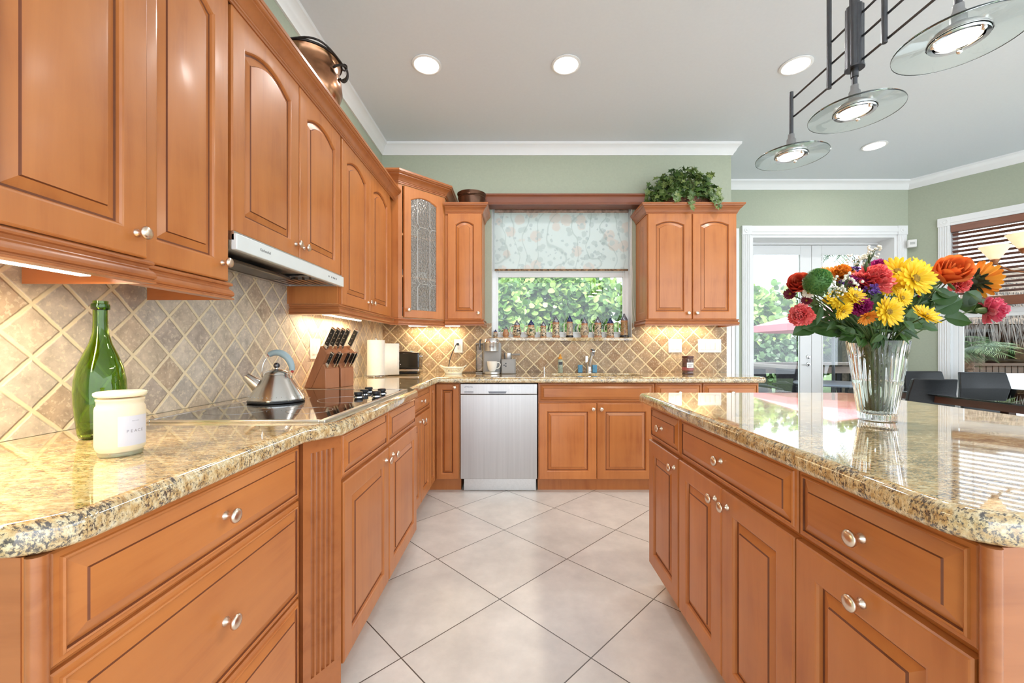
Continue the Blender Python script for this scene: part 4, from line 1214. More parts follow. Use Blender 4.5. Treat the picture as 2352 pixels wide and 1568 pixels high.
plate('light_switch_plate', 'white four-rocker switch plate at the right end of the backsplash', 'switch', T(1.812, WB_, 1.160), 4, 'rrrr')
pl = at(719, 799, 0.001)
plate('light_switch_plate', 'white double switch plate on the left wall behind the knife block', 'switch', T(XW + .0105, 2.50, 1.135) @ RZ(90), 2, 'rr')
mb = MB().tube([(-.535, 3.765, 1.175), (-.545, 3.73, 1.172), (-.575, 3.70, 1.10), (-.60, 3.69, 1.02), (-.61, 3.69, .93), (-.58, 3.69, .9215), (-.45, 3.68, .9205), (-.30, 3.695, .9205)], .0042, 8).box(-.546, -.524, 3.752, 3.772, 1.165, 1.187)
tag(obj('power_cord', mb, BLACKP), 'black power cord running from the left outlet down to the coffee maker', 'cord')

# ============================================================ around the sink
fx, fy = .672, 3.70
th = thing('kitchen_faucet', 'brushed steel single-lever kitchen faucet behind the sink', 'faucet', T(fx, fy, .9145))
FS = pm('satin_faucet_steel', (.72, .70, .66), .2, 1, var=.02)
obj('faucet_body', MB().lathe([(.026, 0), (.026, .008), (.023, .012), (.0225, .10), (.018, .105)], 24), FS, th, 'p')
obj('spout_neck', MB().tube([(0, 0, .05), (.012, -.03, .12), (.018, -.07, .170)], [.019, .017, .015], 16), FS, th, 'p')
obj('spray_head', MB().lathe([(.018, -.02), (.027, -.016), (.028, .022), (.022, .030), (.001, .032)], 24, T(.020, -.085, .182) @ RX(25)), CHROME, th, 'p')
obj('lever_handle', MB().box(-.035, -.008, -.01, .012, .09, .155), FS, th, 'p', bevel=.004)
th = thing('soap_dispenser_tap', 'thin steel soap or filtered-water tap left of the soap bottle', 'tap', T(.262, 3.68, .9145))
obj('tap_base', MB().lathe([(.020, 0), (.019, .004), (.006, .008), (.0055, .055), (.001, .056)], 20), FS, th, 'p')
obj('tap_spout', MB().tube([(0, 0, .052), (.008, -.004, .060), (.032, -.01, .083)], .0042, 10), FS, th, 'p')
th = thing('soap_bottle', 'clear soap bottle with an orange pump beside the sink', 'bottle', T(.410, 3.69, .9145))
obj('bottle_body', MB().lathe([(.021, 0), (.023, .003), (.023, .105), (.018, .118), (.012, .124), (.012, .128)], 24), pm('pale_green_soap', (.48, .55, .42), .25, var=.25, scale=90), th, 'p')
obj('front_label', MB().box(-.017, .017, -.0245, -.022, .074, .100), BLACKP, th, 'p')
obj('pump', MB().lathe([(.018, .124), (.020, .130), (.016, .142), (.008, .150), (.008, .168), (.001, .170)], 20).tube([(0, 0, .164), (.004, -.022, .160)], .0045), pm('orange_plastic', (.75, .33, .04), .35), th, 'p')
for x, l_ in ((.602, 'blue scrubbing sponge left of the faucet'), (.735, 'blue scrubbing sponge right of the faucet')):
    tag(obj('sponge', MB().box(x - .024, x + .018, 3.725, 3.748, .9145, .985), pm('blue_sponge', (.14, .36, .55), .9, var=.2, scale=120, bump=.6), bevel=.004), l_, 'sponge', 'blue sponges by the faucet')
th = thing('jar_candle', 'dark jar candle with a small white label on the back counter', 'candle', T(1.508, 3.54, .9145))
obj('jar', MB().lathe([(.046, 0), (.049, .004), (.044, .014), (.048, .024), (.048, .130), (.044, .137), (.046, .140)], 36), pm('plum_wax_in_glass', (.16, .075, .055), .12, var=.3, scale=25, coat=.6), th, 'p', smooth=50)
obj('wax_band', MB().lathe([(.0484, .032), (.0484, .06)], 36, None, 0, False, False), pm('rose_wax', (.38, .10, .09), .3), th, 'p')
obj('lid', MB().lathe([(.047, .140), (.049, .142), (.049, .154), (.047, .156), (.001, .156)], 36), pm('dark_wood_lid', (.10, .03, .02), .3), th, 'p')
lb = obj('front_label', MB().box(-.028, .028, -.0495, -.0478, .055, .10), WHITEP, th, 'p')
text('label_lettering', 'HOLIDAY', .0115, WM[th] @ T(0, -.0496, .083) @ RX(90), pm('navy_ink', (.03, .03, .12), .5), lb)
text('label_lettering', 'BERRY', .0115, WM[th] @ T(0, -.0496, .069) @ RX(90), pm('navy_ink2', (.03, .03, .12), .5), lb)

# ============================================================ steins on the window sill
def stein_mat(name, c1, c2, c3, sc):
    m, n, l, b = nt(name)
    t = n.new('ShaderNodeTexCoord'); v = n.new('ShaderNodeTexNoise'); v.inputs['Scale'].default_value = sc; v.inputs['Detail'].default_value = 3; v.inputs['Distortion'].default_value = 1.5
    l.new(t.outputs['Object'], v.inputs['Vector'])
    r = ramp(n, [(.44, c1), (.47, c2), (.58, c2), (.62, c3)]); l.new(v.outputs['Fac'], r.inputs[0]); l.new(r.outputs[0], b.inputs['Base Color'])
    b.inputs['Roughness'].default_value = .25
    return m
SCREAM, SBLK, STAN = (.70, .56, .36), (.012, .014, .02), (.55, .25, .10)
SM1 = stein_mat('stein_black_and_cream', SBLK, SCREAM, SBLK, 45)
SM2 = stein_mat('stein_green_and_cream', (.03, .06, .02), SCREAM, (.30, .26, .12), 40)
SM3 = stein_mat('stein_grey_tan_relief', (.20, .15, .11), (.50, .40, .27), (.62, .50, .34), 55)
SM4 = stein_mat('stein_brown_relief', (.22, .11, .05), (.45, .27, .12), (.16, .18, .08), 45)
SORG = pm('orange_brown_stoneware', (.55, .27, .13), .3, var=.2, scale=60)
SBLUE = pm('cobalt_glaze', (.035, .05, .16), .2, var=.3, scale=40)
PEWT = pm('pewter_lid', (.30, .31, .36), .3, .8, var=.15, scale=60)
steins = [  # centre, width, height (in the crop's pixels), shape, material, label
    (125, 80, 128, 'r', SM3, 'tiny round cream stein at the left end of the window sill'),
    (290, 105, 185, 'r', SORG, 'small orange-brown round stein, second from the left on the sill'),
    (465, 145, 280, 'r', SM1, 'round black and cream stein with a blue back, third from the left'),
    (692, 148, 285, 'r', SM2, 'round stein with a green painted scene, fourth from the left'),
    (885, 105, 265, 'c', SM1, 'short stein with a cream medallion on black, fifth from the left'),
    (1085, 125, 345, 'c', SM1, 'tall cylindrical black stein with cream flowers, sixth from the left'),
    (1303, 118, 355, 's', SM3, 'slim tall grey-tan relief stein with a dark foot'),
    (1540, 142, 325, 'r', SM3, 'round grey-tan relief stein with a pointed blue lid'),
    (1752, 122, 335, 'c', SM1, 'cylindrical black and cream stein with a vertical cream stripe'),
    (1948, 120, 320, 'c', SM1, 'cylindrical black and cream stein, second from the right on the sill'),
    (2170, 135, 385, 's', SM4, 'largest brown carved stein at the right end of the window sill')]
kz = 3.832 / 930 / 6.918
for i, (cx_, w_, h_, sh, mt, l_) in enumerate(steins):
    u = 1120 + cx_ / 6.918
    X = (u - 1183.5) / 930 * 3.832
    r_, h = w_ * kz / 2, h_ * kz
    hb = h * .70
    th = thing('beer_stein', l_, 'stein', T(X, 3.832, 1.2388) @ RZ(-12 + (i * 37) % 25), 'steins along the window sill')
    if sh == 'r': pr = [(r_ * .75, 0), (r_ * .80, hb * .06), (r_ * .72, hb * .14), (r_ * .95, hb * .28), (r_, hb * .45), (r_ * .93, hb * .65), (r_ * .68, hb * .85), (r_ * .66, hb)]
    elif sh == 'c': pr = [(r_, 0), (r_ * 1.02, hb * .10), (r_ * .92, hb * .13), (r_ * .90, hb * .55), (r_ * .88, hb * .85), (r_ * .93, hb * .88), (r_ * .85, hb)]
    else: pr = [(r_ * 1.03, 0), (r_ * 1.02, hb * .08), (r_ * .90, hb * .14), (r_ * .84, hb * .5), (r_ * .80, hb * .88), (r_ * .86, hb * .92), (r_ * .80, hb)]
    obj('stein_body', MB().lathe(pr[2:-1], 28), mt, th, 'p', smooth=50)
    obj('foot_band', MB().lathe(pr[:3], 28, None, 0, True, False), SORG if sh != 's' else BLACKP, th, 'p')
    obj('rim_band', MB().lathe(pr[-2:] + [(pr[-1][0] * .9, hb)], 28, None, 0, False, True), SORG, th, 'p')
    t0 = pr[-1][0]
    obj('lid', MB().lathe([(t0 * 1.05, hb + .001), (t0 * 1.06, hb * 1.05), (t0 * .8, hb * 1.16), (t0 * .35, hb + (h - hb) * .72), (t0 * .25, hb + (h - hb) * .80), (t0 * .3, hb + (h - hb) * .9), (.0005, h)], 20), PEWT if i % 3 else SBLUE, th, 'p')
    rr = r_ * .9
    obj('handle', MB().tube([(-rr * .75, 0, hb * .95), (-rr * 1.45, 0, hb * .92), (-rr * 1.75, 0, hb * .66), (-rr * 1.5, 0, hb * .36), (-rr * .9, 0, hb * .24)], max(.0028, r_ * .12), 8), pm('pale_glazed_handle', (.66, .60, .50), .25), th, 'p')
    obj('thumb_lift', MB().tube([(-t0, 0, hb * 1.05), (-t0 * 1.4, 0, hb * 1.10), (-t0 * 1.35, 0, hb * 1.22)], .0025, 6), PEWT, th, 'p')

# ============================================================ roller shade
def shade_mat():
    m, n, l, b = nt('floral_shade_fabric')
    t = n.new('ShaderNodeTexCoord')
    def fl(sc, thr, seed):
        mp = n.new('ShaderNodeMapping'); mp.inputs['Location'].default_value = (seed, seed * .7, seed * 1.3); l.new(t.outputs['Object'], mp.inputs[0])
        ns = n.new('ShaderNodeTexNoise'); ns.inputs['Scale'].default_value = 30; ns.inputs['Detail'].default_value = 3; l.new(mp.outputs[0], ns.inputs['Vector'])
        av = n.new('ShaderNodeVectorMath'); av.operation = 'MULTIPLY_ADD'; av.inputs[1].default_value = (.03, .03, .03)
        l.new(ns.outputs['Color'], av.inputs[0]); l.new(mp.outputs[0], av.inputs[2])
        v = n.new('ShaderNodeTexVoronoi'); v.inputs['Scale'].default_value = sc; l.new(av.outputs[0], v.inputs['Vector'])
        r = ramp(n, [(thr, (1, 1, 1)), (thr + .05, (0, 0, 0))]); l.new(v.outputs['Distance'], r.inputs[0])
        return r.outputs[0]
    base = (.86, .90, .89, 1)
    col = None
    for sc, thr, seed, c, k in ((7, .36, 0, (.86, .80, .76, 1), .8), (12, .30, 3.1, (.74, .79, .78, 1), .8), (19, .24, 5.7, (.70, .75, .75, 1), .8)):
        mx = n.new('ShaderNodeMix'); mx.data_type = 'RGBA'
        mu = n.new('ShaderNodeMath'); mu.operation = 'MULTIPLY'; mu.inputs[1].default_value = k; l.new(fl(sc, thr, seed), mu.inputs[0]); l.new(mu.outputs[0], mx.inputs[0])
        if col is None: mx.inputs[6].default_value = base
        else: l.new(col, mx.inputs[6])
        mx.inputs[7].default_value = c
        col = mx.outputs[2]
    # thin vines
    w = n.new('ShaderNodeTexWave'); w.inputs['Scale'].default_value = 2.2; w.inputs['Distortion'].default_value = 14; w.inputs['Detail'].default_value = 1.5; w.inputs['Detail Scale'].default_value = 1.2
    l.new(t.outputs['Object'], w.inputs['Vector'])
    r = ramp(n, [(.0, (1, 1, 1)), (.045, (0, 0, 0))]); l.new(w.outputs['Fac'], r.inputs[0])
    mx = n.new('ShaderNodeMix'); mx.data_type = 'RGBA'; mu = n.new('ShaderNodeMath'); mu.operation = 'MULTIPLY'; mu.inputs[1].default_value = .3
    l.new(r.outputs[0], mu.inputs[0]); l.new(mu.outputs[0], mx.inputs[0]); l.new(col, mx.inputs[6]); mx.inputs[7].default_value = (.45, .52, .50, 1)
    col = mx.outputs[2]
    l.new(col, b.inputs['Base Color']); b.inputs['Roughness'].default_value = .9
    tr = n.new('ShaderNodeBsdfTranslucent'); l.new(col, tr.inputs[0])
    ms = n.new('ShaderNodeMixShader'); ms.inputs[0].default_value = .62
    l.new(b.outputs[0], ms.inputs[1]); l.new(tr.outputs[0], ms.inputs[2]); l.new(ms.outputs[0], n['Material Output'].inputs[0])
    return m
th = thing('roller_shade', 'pale floral roller shade drawn halfway down over the kitchen window', 'window shade', T(.43, 3.83, 2.44))
obj('shade_fabric', MB().box(-.195, 1.068, 3.829, 3.8305, 1.885, 2.43), shade_mat(), th)
obj('roller_tube', MB().tube([(-.195, 3.833, 2.435), (1.068, 3.833, 2.435)], .018, 20), pm('floral_roll_brown', (.42, .30, .24), .8, var=.3, scale=30), th)
obj('hem_bar', MB().box(-.195, 1.068, 3.825, 3.834, 1.868, 1.887), pm('brown_floral_hem', (.40, .24, .13), .8, var=.45, scale=40), th, bevel=.002)
obj('pull_chain', MB().tube([(1.078, 3.815, 2.43), (1.080, 3.80, 1.9), (1.092, 3.78, 1.45), (1.105, 3.765, 1.32), (1.118, 3.765, 1.36), (1.10, 3.78, 1.6), (1.083, 3.81, 2.43)], .0018, 6), WHITEP, th)

# ============================================================ on top of the cabinets
COPPER = pm('hammered_copper', (.62, .30, .16), .22, 1, var=.25, scale=14, bump=.5)
IRON = pm('dark_iron', (.05, .04, .035), .45, .7, var=.2, bump=.3, scale=50)
th = thing('copper_kettle_pot', 'large hammered copper pot with an iron bail handle on top of the left cabinets', 'pot', T(-1.045, 2.06, 2.352) @ RZ(10) @ Matrix.Scale(1.14, 4))
obj('pot_body', MB().lathe([(.05, 0), (.085, .006), (.12, .04), (.135, .09), (.130, .14), (.118, .165), (.128, .215), (.131, .218), (.126, .216), (.112, .165), (.12, .10), (.08, .02), (.001, .012)], 40, None, 0, True, False), COPPER, th, 'p', smooth=50)
obj('rim_band', MB().tube([(.130 * math.cos(2 * PI * k / 36), .130 * math.sin(2 * PI * k / 36), .218) for k in range(36)], .0055, 8, closed=True), IRON, th, 'p')
def smooth_path(P, k=5):
    P = [Vector(p) for p in P]; out = []
    for i in range(len(P) - 1):
        p0, p1, p2, p3 = P[max(i - 1, 0)], P[i], P[i + 1], P[min(i + 2, len(P) - 1)]
        for j in range(k):
            t_ = j / k
            out.append(.5 * ((2 * p1) + (p2 - p0) * t_ + (2 * p0 - 5 * p1 + 4 * p2 - p3) * t_ ** 2 + (3 * p1 - p0 - 3 * p2 + p3) * t_ ** 3))
    return out + [P[-1]]
mb = MB().tube(smooth_path([(-.05, -.125, .215), (.04, -.14, .222), (.10, -.12, .212), (.150, -.02, .195), (.150, .04, .20), (.11, .11, .215), (.02, .140, .22)]), .0042, 8)
mb.tube(smooth_path([(.112, -.055, .165), (.130, -.060, .172), (.145, -.045, .185), (.158, -.018, .190), (.160, .0, .170), (.152, .006, .150), (.140, -.002, .138), (.132, -.02, .14)]), .0048, 8)
mb.tube([(.150 + .012 * math.cos(k * PI / 6), -.02, .192 + .014 * math.sin(k * PI / 6)) for k in range(12)], .0035, 6, closed=True)
obj('bail_handle', mb, IRON, th, 'p')
BRZ = pm('dark_bronze', (.12, .055, .03), .28, .7, var=.2, scale=20)
th = thing('bronze_bucket', 'dark bronze bucket on top of the narrow cabinet left of the window', 'bucket', T(-.383, 3.56, 2.375))
obj('bucket_body', MB().lathe([(.10, 0), (.108, .004), (.122, .10), (.125, .104), (.127, .112), (.122, .112), (.105, .01), (.001, .008)], 40, None, 0, True, False), BRZ, th, 'p')
obj('bucket_band', MB().lathe([(.1175, .068), (.1205, .070), (.1205, .078), (.1185, .08)], 40, None, 0, False, False), BRZ, th, 'p')
obj('bail_handle', MB().tube([(-.125 * math.cos(R(a)), -.125 * math.sin(R(a)) * .99 - .004, .108 - .03 * math.sin(R(a)) * (1 if a < 180 else 1)) for a in range(0, 181, 10)], .003, 8), BRZ, th, 'p')

def leafmat(name, c1, c2, c3, trans=.3, rough=.4):
    m, n, l, b = nt(name)
    g = n.new('ShaderNodeNewGeometry')
    r = ramp(n, [(0, c1), (.5, c2), (1, c3)]); l.new(g.outputs['Random Per Island'], r.inputs[0])
    l.new(r.outputs[0], b.inputs['Base Color']); b.inputs['Roughness'].default_value = rough
    tr = n.new('ShaderNodeBsdfTranslucent'); l.new(r.outputs[0], tr.inputs[0])
    ms = n.new('ShaderNodeMixShader'); ms.inputs[0].default_value = trans
    l.new(b.outputs[0], ms.inputs[1]); l.new(tr.outputs[0], ms.inputs[2]); l.new(ms.outputs[0], n['Material Output'].inputs[0])
    return m
IVY = leafmat('ivy_leaf_green', (.035, .075, .018), (.09, .17, .035), (.26, .33, .10))
def leafshape(kind):
    if kind == 'ivy': return [(0, 0), (.28, -.22), (.42, .02), (.30, .18), (.62, .42), (.28, .48), (.16, .62), (0, 1.0), (-.16, .62), (-.28, .48), (-.62, .42), (-.30, .18), (-.42, .02), (-.28, -.22)]
    if kind == 'round': return [(.45 * math.sin(2 * PI * k / 9), .5 - .5 * math.cos(2 * PI * k / 9)) for k in range(9)]
    if kind == 'rose': return [(0, 0), (.22, .10), (.34, .32), (.32, .55), (.18, .80), (0, 1), (-.18, .80), (-.32, .55), (-.34, .32), (-.22, .10)]
    if kind == 'blade': return [(-.012, 0), (.012, 0), (.018, .4), (.013, .75), (0, 1), (-.013, .75), (-.018, .4)]
    if kind == 'lance': return [(0, 0), (.10, .2), (.14, .45), (.09, .75), (0, 1), (-.09, .75), (-.14, .45), (-.10, .2)]
    if kind == 'petal': return [(-.05, 0), (.05, 0), (.13, .35), (.15, .7), (.09, .95), (0, 1), (-.09, .95), (-.15, .7), (-.13, .35)]
def add_leaf(mb, p, d, up, size, kind, fold=.15, droop=.1, mi=0):
    d = Vector(d).normalized(); up = Vector(up); s_ = d.cross(up)
    if s_.length < 1e-4: s_ = d.orthogonal()
    s_.normalize(); nn = s_.cross(d)
    pts = leafshape(kind)
    vs = []
    for x, y in pts:
        vs.append(Vector(p) + s_ * x * size + d * y * size + nn * (abs(x) * fold * size - droop * size * y * y))
    c = Vector(p) + d * .45 * size - nn * droop * size * .2
    n = len(pts)
    mb.add([c] + vs, [(0, i + 1, (i + 1) % n + 1) for i in range(n)], None, mi)
rnd = random.Random(7)
th = thing('potted_ivy', 'bushy green ivy in a woven basket on top of the right wall cabinet', 'plant', T(1.50, 3.60, 2.375))
mb = MB()
WIK = pm('brown_wicker', (.20, .075, .035), .6, var=.4, scale=90, bump=.6)
prof = []
for k in range(17):
    f_ = k / 16
    prof.append((.205 + .03 * f_ + (.004 if k % 2 else 0), f_ * .075))
bk = MB().lathe(prof, 48, Matrix.Diagonal((1, .48, 1, 1)), 0, True, True)
obj('woven_basket', bk, WIK, th, 'p', smooth=0)
mb = MB(); st = MB()
for i in range(950):
    a = rnd.uniform(0, 2 * PI); e = math.asin(rnd.uniform(-.25, 1)); q = rnd.uniform(.55, 1.0) ** .6
    wv = .82 + .22 * noise.noise(Vector((math.cos(a) * 2, math.sin(a) * 2, e * 3)))
    c = Vector((.375 * q * wv * math.cos(a) * math.cos(e), .155 * q * wv * math.sin(a) * math.cos(e), .10 + .295 * q * wv * math.sin(e)))
    if c.z < .07 and abs(c.x) < .2 and c.y < 0 and rnd.random() < .75: continue
    if c.z < .005 and c.y > -.10: c.z = .02
    o_ = Vector((c.x * 1.5, c.y * 2 - .08, c.z * .8 - .15)).normalized()
    d = (o_ * .5 + Vector((rnd.uniform(-1, 1), rnd.uniform(-1, .6), rnd.uniform(-1, .5))) * .8)
    add_leaf(mb, c, d, o_ + Vector((0, -.6, .4)), rnd.uniform(.032, .062), 'ivy', rnd.uniform(-.1, .25), rnd.uniform(0, .3))
for (x, z0, z1) in ((-.02, .09, -.05), (.0, .08, -.035), (.20, .08, -.04), (.23, .08, -.03), (-.15, .08, .02), (-.13, .09, .03), (.16, .09, .03)):
    for k in range(4):
        f_ = k / 3
        add_leaf(mb, (x + rnd.uniform(-.015, .015), -.175 - .006 * k, z0 + (z1 - z0) * f_), (rnd.uniform(-.6, .6), -.3, -1), (0, -1, .3), .045, 'ivy')
for i in range(26):
    a = rnd.uniform(0, PI * 2); L_ = rnd.uniform(.55, .8)
    st.tube([(0.1 * math.cos(a), .02 * math.sin(a), .07), (.2 * L_ * math.cos(a), .08 * math.sin(a), .25), (.36 * L_ * math.cos(a), .15 * math.sin(a), .22 * L_)], .0018, 5)
obj('foliage', mb, IVY, th, 'p', smooth=0, fixn=False)
obj('stems', st, pm('ivy_stem', (.10, .12, .04), .6), th, 'p')
# ============================================================ vase and flowers
VX, VY, VZ = 1.135, 1.27, .9145
CRYSTAL = glass('cut_crystal', (.97, .99, .985), 0, 1.5)
th = thing('crystal_vase', 'tall fluted crystal vase full of flowers standing on the island', 'vase', T(VX, VY, VZ))
def flute(r, z, n=36, seg=144, amp=.02):
    return [(r * (1 + amp * abs(math.cos(n / 2 * 2 * PI * k / seg))) * math.cos(2 * PI * k / seg), r * (1 + amp * abs(math.cos(n / 2 * 2 * PI * k / seg))) * math.sin(2 * PI * k / seg), z) for k in range(seg)]
rings = [flute(.040, 0, amp=0), flute(.0455, .002), flute(.047, .018), flute(.0475, .022, amp=.03), flute(.057, .10, amp=.03), flute(.068, .19, amp=.03), flute(.0755, .244, amp=.03), flute(.0765, .248, amp=.0),
         flute(.0735, .2485, amp=0), flute(.072, .244, amp=0), flute(.064, .19, amp=0), flute(.053, .10, amp=0), flute(.0435, .026, amp=0), flute(.020, .020, amp=0), flute(.001, .020, amp=0)]
mb = MB().loops(rings, cap=False)
mb.f.append(tuple(range(144))[::-1]); mb.m.append(0)
obj('vase_body', mb, CRYSTAL, th, 'p', smooth=25, fixn=True)
WATER = glass('water', (.90, .94, .86), 0, 1.33)
wt = obj('water', MB().lathe([(.001, .0206), (.019, .0206), (.0427, .0265), (.0525, .10), (.0565, .125), (.001, .125)], 48, T(VX, VY, VZ), capb=False, capt=False), WATER)
tag(wt, 'clear water filling the lower half of the crystal vase', 'water')

rnd = random.Random(11)
STEM = pm('flower_stem_green', (.07, .13, .03), .5, var=.2)
LEAFG = leafmat('flower_leaf_green', (.012, .045, .008), (.028, .085, .012), (.07, .15, .03), .15, .45)
def leafm(name, *c): return leafmat(name, *c, .25, .5)
YEL = leafm('yellow_petals', (.80, .50, .01), (.86, .60, .02), (.90, .66, .05))
ORA = leafm('orange_petals', (.75, .22, .02), (.82, .32, .03), (.85, .42, .05))
ROSEO = leafm('orange_rose_petals', (.72, .13, .03), (.80, .22, .05), (.85, .28, .08))
ROSER = leafm('red_orange_rose_petals', (.60, .05, .03), (.70, .10, .05), (.75, .16, .08))
CORAL = leafm('coral_petals', (.78, .09, .10), (.85, .16, .16), (.88, .26, .24))
MAGEN = leafm('magenta_petals', (.30, .01, .13), (.42, .02, .19), (.50, .05, .26))
PINK = leafm('pink_petals', (.65, .06, .14), (.75, .14, .24), (.82, .28, .36))
PURP = leafm('purple_petals', (.06, .015, .16), (.11, .03, .26), (.18, .07, .36))
BURG = leafm('burgundy_petals', (.12, .006, .02), (.18, .01, .035), (.24, .03, .06))
WHT = leafm('white_petals', (.80, .78, .68), (.85, .83, .76), (.88, .87, .82))
GRNB = leafm('green_trick_petals', (.03, .13, .04), (.08, .24, .06), (.26, .42, .10))
CEN = pm('brown_gold_flower_centre', (.42, .24, .02), .9, var=.35, scale=200, bump=.8)
DKC = leafm('dark_sepals', (.015, .03, .02), (.03, .05, .03), (.06, .09, .03))
def frame(p, d):
    return Matrix.Translation(p) @ Vector(d).normalized().to_track_quat('Z', 'Y').to_matrix().to_4x4()
def petal_ring(mb, n, r0, ln, w, tilt, z=0, off=0, cup=.15, jit=.1, kind='petal'):
    for k in range(n):
        a = 2 * PI * (k + off) / n + rnd.uniform(-jit, jit) * .6
        t = tilt + rnd.uniform(-jit, jit)
        d = Vector((math.cos(a) * math.cos(t), math.sin(a) * math.cos(t), math.sin(t)))
        L_ = ln * rnd.uniform(.88, 1.06)
        s_ = Vector((-math.sin(a), math.cos(a), 0)); nn = d.cross(s_) * -1
        base = Vector((math.cos(a) * r0, math.sin(a) * r0, z))
        vs = []
        for f_, ww in ((0, .45), (.35, .9), (.7, 1.0), (.9, .72), (1.0, .30)):
            c = base + d * L_ * f_ + nn * (-cup * L_ * f_ * f_)
            vs += [c - s_ * w * ww / 2 + nn * w * .12, c - nn * w * .05, c + s_ * w * ww / 2 + nn * w * .12]
        fs = []
        for q in range(4):
            fs += [(q * 3, q * 3 + 1, q * 3 + 4, q * 3 + 3), (q * 3 + 1, q * 3 + 2, q * 3 + 5, q * 3 + 4)]
        mb.add(vs, fs)
def stem_to(p, d, th, thick=.0018, entry=None):
    p = Vector(p); d = Vector(d).normalized()
    tip = p - d * .006
    hx, hy = p.x - VX, p.y - VY
    rr = math.hypot(hx, hy) + 1e-6
    k = min(.060, rr * .45) / rr
    rim = Vector((VX + hx * k, VY + hy * k, VZ + .243))
    a = rnd.uniform(0, 2 * PI)
    bot = Vector((VX - hx / rr * .022 + .010 * math.cos(a), VY - hy / rr * .022 + .010 * math.sin(a), VZ + .032))
    mid = rim + (tip - rim) * .5 + Vector((hx, hy, 0)) * -.10 + Vector((0, 0, .012))
    pts = [bot, bot + (rim - bot) * .5, rim]
    for i in range(1, 6):
        t_ = i / 5
        pts.append((1 - t_) ** 2 * rim + 2 * t_ * (1 - t_) * mid + t_ * t_ * tip)
    obj('stem', MB().tube(pts, thick, 6), STEM, th)
    return pts
def flower(kind, u, v, px, Y, d, lab, leaves=(), mat=None):
    p = at(u, v, Y)
    r = px * Y / 930 / 2 * 1.0
    cat = 'flower'
    names = {'daisy': 'yellow_daisy', 'rose': 'rose', 'carn': 'carnation', 'ball': 'green_ball_flower', 'sun': 'sunflower', 'stat': 'statice_sprig', 'breath': 'gypsophila_sprig', 'mum': 'small_chrysanthemum', 'bud': 'flower_bud'}
    th = thing(names[kind], lab, cat, Matrix.Translation(p))
    F = frame(p, d)
    if kind == 'daisy' or kind == 'mum':
        mb = MB()
        petal_ring(mb, 20, r * .20, r * .80, r * .22, .05, 0, 0)
        petal_ring(mb, 18, r * .18, r * .74, r * .20, .28, r * .05, .5)
        petal_ring(mb, 12, r * .16, r * .45, r * .16, .6, r * .08, .25)
        obj('petals', mb, mat or YEL, th, F, smooth=60, fixn=False)
        obj('flower_centre', MB().lathe([(r * .22, 0), (r * .24, r * .06), (r * .16, r * .15), (.0005, r * .17)], 16), CEN, th, F)
        obj('sepals', MB().lathe([(.0005, -r * .2), (r * .12, -r * .12), (r * .24, 0)], 12, capb=False, capt=False), STEM, th, F)
    elif kind == 'rose':
        mb = MB()
        for lay, (n_, rr, hh, op) in enumerate([(3, .16, .80, .04), (3, .30, .88, .06), (4, .45, .92, .10), (5, .60, .90, .16), (5, .72, .82, .20), (5, .82, .70, .26)]):
            for k in range(n_):
                a0 = 2 * PI * (k + lay * .37) / n_; span = 2 * PI / n_ * .72
                vs = []; fs = []
                for i in range(7):
                    aa = a0 + span * (i / 6 - .5) * 2 * .75
                    edge = 1 - abs(i / 3 - 1) ** 2.4 * .35
                    for j in range(5):
                        f_ = j / 4
                        rad = r * (rr * (.35 + .65 * math.sin(PI * .5 * min(1, f_ * 1.3))) + op * max(0, f_ - .6) * 1.2)
                        vs.append((rad * math.cos(aa), rad * math.sin(aa), r * (-.75 + 1.75 * hh * f_ * edge)))
                for i in range(6):
                    for j in range(4): fs.append((i * 5 + j, (i + 1) * 5 + j, (i + 1) * 5 + j + 1, i * 5 + j + 1))
                mb.add(vs, fs)
        obj('petals', mb, mat or ROSEO, th, F, smooth=70, fixn=False)
        mb = MB(); petal_ring(mb, 5, r * .1, r * .9, r * .22, -.1, -r * .72, 0, .2)
        mb.lathe([(.003, -r * .95), (r * .28, -r * .80), (r * .30, -r * .66)], 12, capb=False, capt=False)
        obj('sepals', mb, STEM, th, F)
    elif kind == 'carn':
        mb = MB()
        for lay in range(8):
            t = -.15 + lay * .20
            petal_ring(mb, 17 - lay, r * .06, r * (1.0 - .035 * lay), r * .60, t, -r * .2 + lay * r * .05, lay * .37, .30, .30)
        for vv in range(len(mb.v)):
            q = Vector(mb.v[vv]); f_ = min(1, q.length / r)
            w_ = noise.noise(q * (9 / r)) * .22 * r * f_
            mb.v[vv] = tuple(q + q.normalized() * w_ + Vector((noise.noise(q * 14 / r), noise.noise(q * 11 / r + Vector((3, 3, 3))), 0)) * .07 * r)
        obj('petals', mb, mat or CORAL, th, F, smooth=0, fixn=False)
        obj('calyx', MB().lathe([(.004, -r * .9), (r * .2, -r * .75), (r * .25, -r * .3)], 12, capb=False, capt=False), STEM, th, F)
    elif kind == 'ball':
        mb = MB().sphere((0, 0, 0), r * .82, 20, 14)
        b1 = obj('core', mb, GRNB, th, F)
        mb = MB()
        for k in range(2400):
            z = rnd.uniform(-1, 1); a = rnd.uniform(0, 2 * PI); s_ = math.sqrt(1 - z * z)
            n_ = Vector((s_ * math.cos(a), s_ * math.sin(a), z))
            n2 = (n_ + Vector((rnd.uniform(-.3, .3), rnd.uniform(-.3, .3), rnd.uniform(-.3, .3)))).normalized()
            add_leaf(mb, n_ * r * .80, n2, n_.orthogonal(), r * .17, 'lance', 0, 0)
        obj('bristles', mb, GRNB, th, F, smooth=0, fixn=False)
    elif kind == 'sun':
        mb = MB()
        petal_ring(mb, 22, r * .30, r * .80, r * .26, .55, 0, 0, -.05)
        petal_ring(mb, 20, r * .28, r * .70, r * .24, .85, r * .05, .5, -.05)
